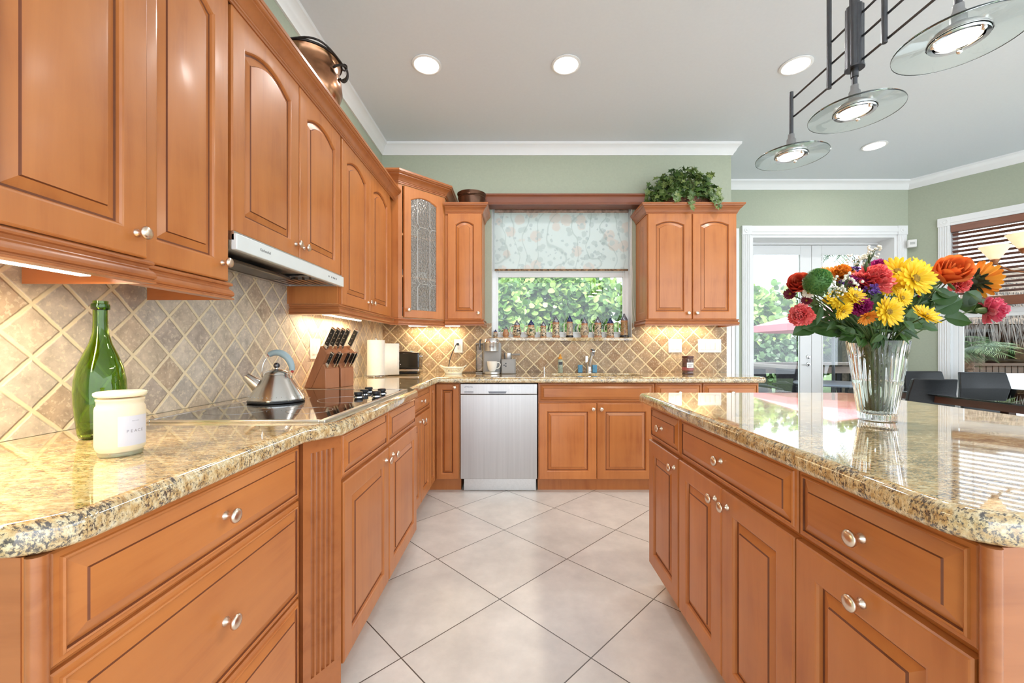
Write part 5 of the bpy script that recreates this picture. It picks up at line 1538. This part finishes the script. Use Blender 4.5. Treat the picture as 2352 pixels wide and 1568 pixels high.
        obj('petals', mb, mat or ORA, th, F, smooth=60, fixn=False)
        obj('flower_centre', MB().lathe([(r * .38, -.002), (r * .40, r * .1), (r * .2, r * .16), (.0005, r * .14)], 20), pm('dark_sunflower_disc', (.06, .03, .015), .9, var=.3, scale=200, bump=.7), th, F)
        mb = MB(); petal_ring(mb, 16, r * .05, r * .72, r * .15, .15, -r * .10, 0, -.1, .25); petal_ring(mb, 14, r * .05, r * .60, r * .15, -.1, -r * .12, .5, -.1, .3)
        mb.lathe([(.004, -r * .3), (r * .3, -r * .1), (r * .36, 0)], 14, capb=False, capt=False)
        obj('sepals', mb, DKC, th, F, smooth=0, fixn=False)
    elif kind == 'stat':
        mb = MB(); st = MB()
        for k in range(22):
            q = Vector((rnd.uniform(-1, 1), rnd.uniform(-1, 1), rnd.uniform(-.6, 1))) * r * .75
            st.tube([(0, 0, -r), q], .0009, 5)
            sub = MB(); petal_ring(sub, 7, .001, r * .28, r * .2, .5, 0, 0, .1, .3)
            mb.add([Vector(x) + q for x in sub.v], sub.f)
        obj('petals', mb, mat or PURP, th, F, smooth=0, fixn=False)
        obj('twigs', st, STEM, th, F)
    elif kind == 'breath':
        mb = MB(); st = MB()
        for k in range(26):
            q = Vector((rnd.uniform(-1, 1), rnd.uniform(-1, 1), rnd.uniform(-.8, .9))) * r * .9
            mb.sphere(q, r * .13, 8, 6)
            st.tube([(0, 0, -r * 1.4), q * .5, q], .0006, 4)
        obj('blossoms', mb, mat or WHT, th, F)
        obj('twigs', st, STEM, th, F)
    elif kind == 'bud':
        obj('bud', MB().lathe([(.001, -r), (r * .35, -r * .7), (r * .42, -r * .1), (r * .25, r * .5), (.001, r)], 14), STEM, th, F)
    pts = stem_to(p - F.to_3x3() @ Vector((0, 0, r * (.85 if kind in ('rose', 'carn', 'ball') else .15))), d, th)
    for (lu, lv, lpx, ang, kd) in leaves:
        q = at(lu, lv, Y + .02)
        sz = lpx * Y / 930
        near = min(pts[2:], key=lambda a: (a - q).length)
        st = MB().tube([near, (near + q) / 2 + Vector((0, 0, .006)), q], .0012, 5)
        add_leaf(st, q, (math.cos(R(ang)), -.25, math.sin(R(ang))), (0, -1, .35), sz, kd, .18, .15, 1)
        obj('leaf', st, [STEM, LEAFG], th, smooth=0, fixn=False)
    return th
C = (0, -1, .25)
FL = [
 ('daisy', 2100, 640, 92, 1.14, (.05, -1, .15), 'largest yellow daisy, at the top right of the bouquet', [(2150, 668, 40, -20, 'rose')]),
 ('daisy', 2062, 624, 76, 1.22, (-.5, -.8, .5), 'yellow daisy at the top, left behind the largest daisy', []),
 ('daisy', 2122, 620, 80, 1.26, (.4, -.5, .8), 'yellow daisy at the very top, behind and right of the largest daisy', []),
 ('daisy', 2047, 655, 56, 1.16, (-.5, -.7, .1), 'half-hidden deep yellow daisy just left of the largest daisy', [], ),
 ('mum', 2072, 684, 46, 1.10, (.1, -1, .1), 'small yellow daisy below the largest daisy, right of centre', []),
 ('daisy', 2040, 716, 72, 1.08, (.05, -1, .02), 'yellow daisy facing front just above the middle of the vase', [(2078, 738, 32, -50, 'rose')]),
 ('daisy', 2126, 724, 62, 1.10, (.15, -.75, .65), 'star-like yellow daisy low on the right, above the vase rim', [(2118, 745, 36, -20, 'rose')]),
 ('daisy', 1929, 688, 58, 1.13, (-.25, -1, .25), 'yellow daisy on the left with baby breath in front of it', []),
 ('daisy', 1964, 680, 52, 1.12, (.1, -.9, .5), 'yellow daisy left of centre, right beside its left neighbour', []),
 ('daisy', 1936, 714, 44, 1.10, (.2, -.8, -.5), 'yellow daisy drooping low on the left side', []),
 ('daisy', 1992, 728, 44, 1.10, (.0, -.55, -.55), 'orange-yellow daisy hanging at the centre above the vase rim', [], ORA),
 ('mum', 1904, 622, 36, 1.32, (0, -.5, .9), 'small orange-yellow flower peeking out beside the green ball flower', [], ORA),
 ('mum', 1900, 690, 22, 1.20, (-.6, -.8, .1), 'tiny yellow flower at the left edge of the yellow daisies', []),
 ('carn', 2006, 643, 76, 1.15, (.05, -.6, .8), 'big coral carnation at the centre top of the bouquet', []),
 ('carn', 1932, 634, 56, 1.26, (-.1, -.5, .9), 'orange carnation behind the green ball flower', [], ORA),
 ('carn', 1972, 655, 52, 1.17, (-.2, -.9, .3), 'magenta carnation left below the coral carnation', [], MAGEN),
 ('carn', 1977, 702, 44, 1.12, (0, -1, .1), 'magenta carnation between the daisies low at the centre', [], MAGEN),
 ('carn', 2014, 622, 56, 1.30, (0, -.5, .9), 'crimson-magenta carnation behind the coral one', [], MAGEN),
 ('carn', 2122, 668, 34, 1.24, (.2, -.9, .2), 'small magenta carnation under the largest daisy', [], MAGEN),
 ('carn', 2276, 712, 60, 1.14, (.85, -.4, .0), 'pink carnation hanging far out on the right', [(2262, 712, 40, 175, 'rose'), (2255, 690, 44, 150, 'rose')], PINK),
 ('carn', 1840, 724, 50, 1.16, (-.75, -.6, .0), 'coral-pink carnation hanging far out on the left', [(1852, 716, 42, -10, 'rose')], CORAL),
 ('stat', 1970, 630, 38, 1.24, (0, -.4, 1), 'purple statice sprig left of the coral carnation', []),
 ('stat', 1998, 668, 30, 1.12, (0, -.9, .4), 'bright purple statice sprig just under the coral carnation', []),
 ('stat', 1948, 650, 36, 1.18, (-.2, -.7, .6), 'dark purple statice sprig between the green ball and the centre', []),
 ('stat', 2030, 610, 26, 1.32, (0, -.4, 1), 'dark purple statice sprig at the back of the bouquet', []),
 ('ball', 1878, 646, 64, 1.12, (-.2, -.8, .4), 'round bristly green ball flower on the left', [(1900, 690, 52, -60, 'lance'), (1888, 700, 50, -110, 'lance')]),
 ('rose', 1836, 652, 52, 1.20, (-.6, -.7, .4), 'red-orange rose at the far left of the bouquet', [(1868, 742, 60, 205, 'rose'), (1900, 745, 64, 185, 'rose'), (1925, 752, 60, 190, 'rose')], ROSER),
 ('rose', 2186, 624, 74, 1.14, (-.35, -.85, .5), 'large orange rose on the right', [(2140, 690, 58, 15, 'rose'), (2150, 715, 62, 30, 'rose'), (2168, 728, 60, -10, 'rose')], ROSEO),
 ('carn', 2156, 628, 36, 1.20, (-.3, -.8, .3), 'red flower tucked left of the large orange rose', [], ROSER),
 ('carn', 2204, 650, 44, 1.17, (.1, -.7, -.2), 'crimson carnation tucked under the large orange rose', [], CORAL),
 ('sun', 2240, 645, 88, 1.18, (.93, .05, .25), 'orange sunflower at the far right, turned away to the right', [(2205, 710, 62, 20, 'rose'), (2215, 700, 50, 60, 'rose')]),
 ('mum', 1815, 675, 30, 1.22, (-.8, -.5, .1), 'small burgundy flower at the far left', [], BURG),
 ('mum', 1852, 690, 24, 1.18, (-.5, -.8, -.1), 'small burgundy flower below the green ball flower', [(1870, 700, 40, -40, 'lance')], BURG),
 ('mum', 1856, 672, 26, 1.16, (-.4, -.7, -.4), 'small cream white flower between the red rose and the green ball', [], WHT),
 ('breath', 1998, 580, 40, 1.28, (0, -.2, 1), 'white baby breath sprig standing highest above the bouquet', []),
 ('breath', 1968, 598, 34, 1.30, (0, -.2, 1), 'grey-white baby breath sprig left of the highest sprig', []),
 ('breath', 1945, 652, 50, 1.10, (-.1, -.6, .6), 'baby breath sprig in front of the purple statice on the left', []),
 ('breath', 1922, 672, 30, 1.06, (0, -.8, .4), 'baby breath sprig in front of the left yellow daisy', []),
 ('bud', 1990, 613, 26, 1.16, (0, 0, 1), 'closed green bud standing up at the centre of the bouquet', []),
]
for e in FL:
    flower(e[0], e[1], e[2], e[3], e[4], e[5], e[6], e[7], e[8] if len(e) > 8 else None)
# loose greenery
gspots = [(1890, 668, 150), (1925, 660, 130), (1950, 668, 110), (1985, 660, 80), (2015, 672, 90), (2045, 668, 60), (2090, 668, 70), (2060, 700, 100), (2010, 712, 70), (1955, 700, 120), (1925, 700, 140), (2120, 680, 40), (1870, 690, 170), (2150, 700, 20), (2000, 690, 90), (1975, 735, 100),(1905, 715, 150), (1915, 735, 190), (1880, 705, 160), (1960, 722, 100), (2000, 700, 90), (2015, 745, 70), (2075, 715, 60), (2095, 735, 20), (2140, 655, 40), (2110, 690, 20), (1950, 765, 200), (2030, 768, -60), (2070, 760, -30), (1985, 768, 240)]
for i, (u, v, a) in enumerate(gspots):
    Y = rnd.uniform(1.14, 1.24) if i > 15 else rnd.uniform(1.22, 1.34)
    p = at(u, v, Y)
    th = thing('leafy_stem', 'dark leafy green stem filling the bouquet above the vase rim', 'greenery', Matrix.Translation(p), 'leafy stems in the bouquet')
    pts = stem_to(p, (math.cos(R(a)), -.3, math.sin(R(a)) + .3), th, .0015)
    mb = MB()
    for k in range(9):
        q = pts[3] + (pts[-1] - pts[3]) * (k / 8)
        aa = a + rnd.uniform(-80, 80)
        add_leaf(mb, q, (math.cos(R(aa)), rnd.uniform(-.7, .3), math.sin(R(aa)) * .8 + .1), (0, -1, .3), rnd.uniform(.030, .055), rnd.choice(['rose', 'lance', 'lance']), .2, .2)
    obj('leaf', mb, LEAFG, th, smooth=0, fixn=False)['kind'] = 'stuff'
# straw-thin flower stems under water are the flowers' own

# ============================================================ dining place
GT = glass('blue_green_table_glass', (.80, .93, .92), 0, 1.5)
DW = wood('dark_walnut_frame', (.11, .045, .03), (.06, .022, .015), 'y', rough=.3)
th = thing('dining_table', 'glass-topped dining table with a dark wood frame behind the island', 'table', T(4.0, 2.9, 0))
obj('glass_top', MB().box(3.41, 4.62, 2.0, 3.82, .748, .760), pane('table_glass', (.62, .80, .80), 0, 0, 30, 2.2), th, bevel=.003)
mb = MB().box(3.46, 3.50, 2.06, 3.76, .69, .7475).box(4.53, 4.57, 2.06, 3.76, .69, .7475).box(3.50, 4.53, 2.06, 2.10, .69, .7475).box(3.50, 4.53, 3.72, 3.76, .69, .7475).box(3.50, 4.53, 2.88, 2.92, .69, .7475)
obj('apron', mb, DW, th)
for x in (3.46, 4.50):
    for y in (2.06, 3.69): obj('leg', MB().box(x, x + .07, y, y + .07, 0, .6895), DW, th, bevel=.004)
def chair(lab, x, y, rz, top=.89, w=.40):
    """rz 0: the sitter looks along +y"""
    M = T(x, y, 0) @ RZ(rz)
    th = thing('dining_chair', lab, 'chair', M, 'black leather dining chairs')
    h = w / 2
    obj('seat', MB().box(-h, h, -.02, .42, .40, .47), LEATHER, th, 'p', bevel=.015)
    mb = MB()
    n = 8; vs = []
    rings = []
    for zz, yy, tp in ((.44, .0, 1.0), (.60, -.02, 1.0), (.75, -.045, .97), (top - .012, -.075, .90), (top, -.080, .88)):
        r_ = []
        for i in range(n + 1): r_.append((-h * tp + 2 * h * tp * i / n, yy - .018 - .02 * math.sin(PI * i / n), zz))
        for i in range(n, -1, -1): r_.append((-h * tp + 2 * h * tp * i / n, yy + .014 - .02 * math.sin(PI * i / n), zz))
        rings.append(r_)
    mb.loops(rings)
    obj('backrest', mb, LEATHER, th, 'p', bevel=.006)
    for sx_ in (-1, 1):
        for yy in (.0, .38): obj('leg', MB().box(sx_ * (h - .02) - .018, sx_ * (h - .02) + .018, yy, yy + .036, 0, .40), LEATHER, th, 'p', bevel=.003)
    return th
chair('black leather dining chair nearest the island, its back to us', 3.47, 3.42, -8, .885, .36)
chair('black leather dining chair under the corner of the room, left of the dining window', 4.12, 4.02, 180, .905, .42)
chair('black leather dining chair seen against the lower pane of the dining window', 4.60, 3.93, 168, .90, .42)

# five-arm chandelier
CX, CY = 3.64, 2.58
BRONZE = pm('antique_copper_arm', (.45, .20, .10), .3, 1, var=.15, scale=30)
ALAB = pm('amber_alabaster_glass', (.90, .72, .52), .4, var=.1, scale=30)
ALAB.node_tree.nodes['Principled BSDF'].inputs['Emission Color'].default_value = (1, .66, .38, 1)
ALAB.node_tree.nodes['Principled BSDF'].inputs['Emission Strength'].default_value = .55
th = thing('dining_chandelier', 'copper-armed chandelier with glowing upturned alabaster bowl shades above the dining table', 'chandelier', T(CX, CY, H))
obj('canopy', MB().lathe([(.065, H - .001), (.06, H - .02), (.012, H - .03)], 28, T(CX, CY, 0)), BRONZE, th)
obj('stem', MB().lathe([(.008, H - .03), (.008, 2.0), (.02, 1.98), (.028, 1.90), (.016, 1.80), (.03, 1.72), (.034, 1.66), (.018, 1.61), (.001, 1.585)], 24, T(CX, CY, 0)), BRONZE, th)
for k in range(6):
    a = R(118.5 + 60 * k + 0)
    dx_, dy_ = math.cos(a), math.sin(a)
    r_ = .385
    P = lambda rr, z: (CX + dx_ * rr, CY + dy_ * rr, z)
    ar = obj('arm', MB().tube([P(.02, 1.72), P(.12, 1.665), P(.22, 1.655), P(.31, 1.685), P(.365, 1.73), P(r_, 1.755)], .006, 10).lathe([(.010, 1.745), (.022, 1.762), (.026, 1.775), (.020, 1.778)], 20, Matrix.Translation((CX + dx_ * r_, CY + dy_ * r_, 0))), BRONZE, th)
    obj('bowl_shade', MB().lathe([(.018, 1.778), (.030, 1.785), (.070, 1.855), (.082, 1.872), (.079, 1.872), (.066, 1.855), (.02, 1.79)], 28, Matrix.Translation((CX + dx_ * r_, CY + dy_ * r_, 0)), capt=False), ALAB, ar)
    obj('bulb', MB().sphere((CX + dx_ * r_, CY + dy_ * r_, 1.842), .026, 12, 8, sz=1.2), WARM, ar)

# wooden blind of the dining window
BW = wood('reddish_wood_blind', (.24, .085, .045), (.15, .045, .022), 'x', rough=.35)
th = thing('wooden_blind', 'reddish wooden slat blind covering the upper half of the dining window', 'blind', MW @ T(1.0, .03, 2.4))
def inw(nm, mb, mat, **k): return obj(nm, mb, mat, th, MW, **k)
inw('headrail', MB().box(ww0 + .004, ww1 - .004, -.01, .055, 2.376, 2.449), BW, bevel=.003)
for i in range(15):
    z = 2.352 - i * .0455
    if i == 0:
        s0 = inw('slat', MB().box(ww0 + .012, ww1 - .012, -.024, .024, -.0015, .0015, T(0, .035, z) @ RX(-20)), BW)
        z00 = z
    else:
        c = s0.copy(); COL.objects.link(c); c.parent = th
        WM[c] = MW @ T(0, 0, z - z00); c.matrix_local = WM[th].inverted() @ WM[c]
inw('bottom_rail', MB().box(ww0 + .012, ww1 - .012, .01, .06, 1.572, 1.665), BW, bevel=.003)
mb = MB()
for x in (ww0 + .16, ww0 + .62, ww0 + 1.1): mb.tube([(x, .012, 2.38), (x, .012, 1.66)], .0012, 5).tube([(x, .058, 2.38), (x, .058, 1.66)], .0012, 5)
inw('ladder_cord', mb, BW)

th = thing('motion_sensor', 'small cream motion sensor mounted high in the corner beside the french doors', 'sensor', T(4.462, 4.56, 2.27) @ RZ(-28))
obj('sensor_body', MB().box(-.038, .038, -.03, .02, 0, .085), WHITEP, th, 'p', bevel=.006)
obj('sensor_lens', MB().box(-.022, .022, -.032, -.028, .03, .058), pm('sensor_lens_grey', (.55, .55, .52), .4), th, 'p', bevel=.002)

# glassware inside the corner cabinet
for i, (x, y, z, l_) in enumerate(((-.93, 3.42, 1.395, 'pair of stacked cups on the bottom shelf behind the seeded glass, left'), (-.80, 3.52, 1.395, 'pink-lidded dish on the bottom shelf behind the seeded glass'), (-.95, 3.44, 1.717, 'white mug on the lower middle shelf behind the seeded glass, left'), (-.82, 3.56, 1.717, 'white mug on the lower middle shelf behind the seeded glass, right'), (-.88, 3.48, 2.047, 'tall clear glass on the upper shelf behind the seeded glass'))):
    k = .13 if i == 4 else .085
    t_ = obj('stored_cup', MB().lathe([(.03, 0), (.042, .02), (.045, k), (.041, k), (.036, .02), (.001, .012)], 24, T(x, y, z)), WC)
    tag(t_, l_, 'cup', 'cups inside the glass cabinet')
# ============================================================ outside
GRASS = pm('garden_lawn', (.13, .20, .06), .95, var=.4, scale=25, bump=.5)
o = obj('garden_ground', MB().box(-14, 22, 4.98, 26, -.25, -.14).box(-14, 2.0, 3.95, 4.98, -.25, -.14).box(7.3, 22, -8, 4.98, -.25, -.14), GRASS, None, I4); o['kind'] = 'structure'
DECK = wood('weathered_deck_boards', (.40, .31, .24), (.27, .20, .15), 'y', rough=.8, coat=0)
mb = MB()
for k in range(34): mb.box(2.15 + k * .145, 2.15 + k * .145 + .138, 4.99, 8.15, -.12, -.05)
o = obj('patio_deck', mb, DECK, None, I4); tag(o, 'weathered plank deck outside the french doors', 'deck')
SEAG = leafmat('sea_grape_leaf', (.04, .10, .025), (.13, .26, .05), (.42, .56, .16), .35, .35)
SEAD = leafmat('bluish_hedge_leaf', (.03, .07, .03), (.09, .17, .07), (.24, .36, .18), .35, .4)
BARK = pm('grey_brown_bark', (.16, .12, .09), .9, var=.3, scale=20, bump=.8)
def bush(x, y, rx, ry, z0, z1, n, size, lab, seed, mat=SEAG, kind='round', yel=0):
    r = random.Random(seed)
    th = thing('sea_grape_bush', lab, 'bush', T(x, y, -.14), 'garden hedge')
    mb = MB()
    for i in range(n):
        a = r.uniform(PI * .85, PI * 2.15); e = math.asin(r.uniform(-.9, 1)); q = r.uniform(.4, 1) ** .35
        w_ = .80 + .32 * noise.noise(Vector((math.cos(a) * 1.7 + seed, e * 2.2, math.sin(a) * 1.7)))
        p = Vector((x + rx * q * w_ * math.cos(a) * math.cos(e) ** .5, y + ry * q * w_ * math.sin(a) * math.cos(e) ** .5, (z0 + z1) / 2 + (z1 - z0) / 2 * q * w_ * math.sin(e)))
        up = Vector((r.uniform(-.8, .8), -.6 + r.uniform(-.5, .3), .5 + r.uniform(-.3, .6)))
        d = Vector((r.uniform(-1, 1), r.uniform(-.5, .2), r.uniform(-.6, 1)))
        add_leaf(mb, p, d, up, size * r.uniform(.6, 1.15), kind, r.uniform(0, .15), r.uniform(0, .2))
    obj('foliage', mb, mat, th, smooth=0, fixn=False)
    br = MB()
    for i in range(9):
        a = r.uniform(0, 2 * PI)
        br.tube([(x + .15 * math.cos(a), y + .15 * math.sin(a), -.14), (x + rx * .35 * math.cos(a), y + ry * .3 * math.sin(a), (z0 + z1) * .4), (x + rx * .65 * math.cos(a), y + ry * .5 * math.sin(a), z1 * .75)], [.05, .035, .018], 7)
    obj('branches', br, BARK, th)
    return th
bush(-.55, 7.3, 1.3, .9, -.1, 2.7, 4200, .125, 'sea grape bush behind the left part of the kitchen window', 1)
bush(.75, 7.8, 1.3, .9, -.1, 2.9, 4200, .125, 'sea grape bush behind the middle of the kitchen window', 2)
bush(1.95, 7.2, 1.1, .9, -.1, 2.6, 4000, .12, 'sea grape bush behind the right part of the kitchen window', 3)
bush(-1.7, 8.2, 1.2, .9, -.1, 2.9, 2200, .14, 'sea grape bush left of the kitchen window view', 4, SEAD)
bush(.2, 10.0, 2.4, .9, 0, 3.6, 3000, .2, 'darker tall bush behind the sea grapes', 5, SEAD)
bush(5.6, 10.6, 1.7, 1.0, -.1, 2.9, 3600, .18, 'sea grape bush filling the left french door', 6)
bush(7.6, 11.2, 1.4, 1.0, -.1, 3.1, 3000, .18, 'sea grape bush behind the centre of the french doors', 7)
bush(9.0, 11.0, 1.4, 1.0, -.1, 3.0, 3000, .18, 'sea grape bush behind the right french door', 8)
bush(10.8, 11.5, 1.5, 1.0, -.1, 3.2, 1600, .22, 'sea grape bush at the right end of the hedge', 9)
bush(6.4, 10.0, .8, .6, .0, 1.5, 1200, .15, 'lower dark green shrub in front of the hedge', 10, SEAD)

PALM = leafmat('palm_frond_green', (.025, .06, .03), (.07, .14, .06), (.22, .30, .16), .3, .4)
THAT = leafmat('grey_thatch', (.018, .016, .015), (.05, .046, .042), (.13, .12, .11), .1, .8)
def fan(mb, base, d, ln, n, spread, size, r, mi=0):
    """one palm frond: a midrib with leaflets"""
    d = Vector(d).normalized()
    for k in range(n):
        f_ = k / n
        c = Vector(base) + d * ln * f_ + Vector((0, 0, -.35 * ln * f_ * f_))
        s_ = d.cross(Vector((0, 0, 1))).normalized()
        for sg in (-1, 1):
            dd = s_ * sg * .9 + d * .6 + Vector((0, 0, -.35))
            add_leaf(mb, c, dd, (0, 0, 1), size * (1 - .5 * f_) * r.uniform(.8, 1.1), 'blade', .1, .2, mi)
def palm(x, y, h, rt, ln, n, lab, seed, trunk=True, name='palm_tree', low=-.3):
    r = random.Random(seed)
    th = thing(name, lab, 'palm', T(x, y, -.14), 'garden palms')
    if trunk:
        prof = []
        for k in range(int(h / .045)):
            prof += [(rt * 1.05, -.14 + k * .045), (rt * .95, -.14 + k * .045 + .04)]
        obj('trunk', MB().lathe(prof, 14, T(x, y, 0)), pm('scaly_palm_trunk', (.24, .15, .10), .9, var=.45, scale=24, bump=1), th)
    mb = MB()
    for i in range(n):
        a = 2 * PI * i / n + r.uniform(-.2, .2)
        e = r.uniform(low, .9)
        fan(mb, (x, y, h - .14), (math.cos(a), math.sin(a), e), ln * r.uniform(.8, 1.1), 26, .6, ln * .55, r)
    obj('fronds', mb, PALM, th, smooth=0, fixn=False)
palm(4.35, 7.0, .25, .08, .75, 16, 'low fan palm outside the left french door under the rail', 21, False, 'low_palm', .1)
palm(3.9, 7.4, .2, .08, .6, 14, 'small fan palm seen below the deck rail', 22, False, 'low_palm', .1)
palm(.35, 8.9, 3.7, .10, 1.7, 14, 'palm whose fronds hang down behind the top of the kitchen window pane', 25, True, 'palm_tree', -.9)
palm(6.25, 5.62, 1.28, .085, .50, 26, 'spiky low palm with a scaly trunk just outside the dining window', 24, True, 'low_palm', -.3)
palm(9.6, 11.0, 4.6, .13, 1.9, 16, 'tall palm beyond the thatched hut', 23, True, 'palm_tree', -.6)

# thatched hut outside the dining window
th = thing('thatched_hut', 'dark open hut with a grey thatched roof outside the dining window', 'hut', T(9.3, 8.2, -.14))
r = random.Random(5)
mb = MB().box(7.7, 10.9, 9.6, 9.7, -.14, 1.75).box(10.8, 10.9, 6.8, 9.6, -.14, 1.75)
obj('back_wall', mb, pm('dark_hut_boards', (.035, .03, .04), .9, var=.3), th)
for x, y in ((7.75, 9.5), (7.85, 6.85), (10.7, 6.9)): obj('post', MB().lathe([(.07, -.14), (.06, 1.8)], 10, T(x, y, 0)), BARK, th)
mb = MB()
for row in range(12):
    z = 1.50 + row * .10; k = 1 - row * .06
    for i in range(800):
        f_ = r.random() * 4
        cx_, cy_ = 9.3, 8.2; hx, hy = 2.1 * k, 1.9 * k
        s_ = int(f_); q = (f_ - s_) * 2 - 1
        px_, py_ = [(q * hx, -hy), (hx, q * hy), (q * hx, hy), (-hx, q * hy)][s_]
        o_ = Vector((px_, py_, 0)).normalized()
        add_leaf(mb, (cx_ + px_, cy_ + py_, z), o_ * .35 + Vector((r.uniform(-.25, .25), r.uniform(-.25, .25), -1)), o_, r.uniform(.25, .45), 'blade', 0, 0)
mb2 = MB().loops([[(9.3 - a, 8.2 - b, z), (9.3 + a, 8.2 - b, z), (9.3 + a, 8.2 + b, z), (9.3 - a, 8.2 + b, z)] for a, b, z in ((2.0, 1.8, 1.52), (.7, .6, 2.65))])
obj('roof_frame', mb2, BARK, th)
t_ = obj('thatch', mb, THAT, th, smooth=0, fixn=False)
FEN = wood('brown_picket_boards', (.06, .035, .024), (.03, .018, .012), 'z', rough=.8, coat=0)
mb = MB()
for k in range(46): mb.box(6.95 + k * .10, 6.95 + k * .10 + .085, 6.4, 6.42, -.14, .86)
mb.box(6.95, 11.5, 6.38, 6.46, .86, .90)
tag(obj('picket_fence', mb, FEN, None, I4), 'low brown board fence in front of the hut', 'fence')
WPL = pm('white_outdoor_plastic', (.42, .44, .48), .5, var=.02)
th = thing('white_bench', 'rounded white garden bench outside the dining window', 'bench', T(6.4, 4.75, -.14))
obj('bench_back', MB().box(5.62, 7.2, 4.90, 4.98, .25, .83), WPL, th, bevel=.03, bseg=3)
obj('bench_seat', MB().box(5.7, 7.2, 4.5, 4.90, .25, .36), WPL, th, bevel=.02)
obj('bench_base', MB().box(5.8, 7.1, 4.6, 4.94, -.14, .25), WPL, th)

# deck rail, umbrella, patio furniture
RAILW = wood('pale_weathered_rail', (.30, .25, .22), (.20, .16, .14), 'x', rough=.8, coat=0)
th = thing('deck_rail', 'pale weathered wooden rail around the deck outside the french doors', 'rail', T(5.2, 8.0, -.14))
obj('top_rail', MB().box(3.9, 8.0, 7.0, 7.16, .84, .89).box(3.9, 4.06, 5.8, 7.0, .84, .89), RAILW, th, bevel=.006)
obj('lower_rail', MB().box(3.96, 8.0, 7.06, 7.10, .70, .82).box(3.96, 8.0, 7.06, 7.10, .0, .08), RAILW, th)
for x in (4.0, 5.0, 6.0, 7.0, 7.9): obj('post', MB().box(x - .05, x + .05, 7.02, 7.12, -.14, .84), RAILW, th)
PINKF = pm('pink_canvas', (.75, .22, .26), .8, var=.03); 
th = thing('patio_umbrella', 'pink patio umbrella open above the deck, seen through the left french door', 'umbrella', T(4.95, 6.3, -.14))
mb = MB(); n = 8; R_ = 1.08
vs = [(4.95, 6.3, 1.83)] + [(4.95 + R_ * math.cos(2 * PI * (k + .5) / n), 6.3 + R_ * math.sin(2 * PI * (k + .5) / n), 1.50) for k in range(n)] + [(4.95 + R_ * 1.0 * math.cos(2 * PI * (k + .5) / n), 6.3 + R_ * 1.0 * math.sin(2 * PI * (k + .5) / n), 1.40) for k in range(n)]
mb.add(vs, [(0, 1 + k, 1 + (k + 1) % n) for k in range(n)] + [(1 + k, 1 + n + k, 1 + n + (k + 1) % n, 1 + (k + 1) % n) for k in range(n)])
o = obj('canopy', mb, PINKF, th, smooth=0, fixn=False); sm = o.modifiers.new('t', 'SOLIDIFY'); sm.thickness = .006
obj('pole', MB().lathe([(.022, -.05), (.022, 1.83), (.012, 1.9)], 12, T(4.95, 6.3, 0)), DKMETAL, th)
obj('foot', MB().lathe([(.24, -.05), (.24, .0), (.05, .03)], 24, T(4.95, 6.3, 0)), DKMETAL, th)
DKW = pm('dark_wicker_mesh', (.022, .024, .032), .7, var=.3, scale=60, bump=.5)
def pchair(x, y, rz, lab):
    M = T(x, y, -.05) @ RZ(rz)
    th = thing('patio_chair', lab, 'chair', M, 'dark patio chairs')
    obj('seat', MB().box(-.27, .27, -.25, .25, .36, .42), DKW, th, 'p', bevel=.02)
    obj('backrest', MB().box(-.27, .27, .23, .28, .40, .90, RX(-8)), DKW, th, 'p', bevel=.02)
    for s_ in (-1, 1):
        obj('armrest', MB().tube([(s_ * .27, .25, .62), (s_ * .28, 0, .64), (s_ * .27, -.24, .60), (s_ * .27, -.26, .0)], .018, 8), DKW, th, 'p')
        obj('leg', MB().tube([(s_ * .25, .24, .36), (s_ * .27, .30, .0)], .016, 8), DKW, th, 'p')
pchair(3.95, 6.1, 25, 'dark patio chair at the left edge of the left french door')
pchair(4.65, 6.5, -10, 'dark patio chair beside the door handle, beyond the patio table')
pchair(5.15, 5.75, 200, 'dark patio chair outside the right french door, its back to us')
th = thing('patio_table', 'dark patio table outside the left french door', 'table', T(4.6, 5.85, -.05))
obj('table_top', MB().lathe([(.48, .66), (.49, .675), (.48, .69), (.001, .69)], 36, T(0, 0, 0)), pm('blue_grey_table', (.20, .23, .28), .3, var=.05), th, 'p')
obj('pedestal', MB().lathe([(.22, 0), (.20, .02), (.03, .04), (.03, .66)], 20), DKMETAL, th, 'p')
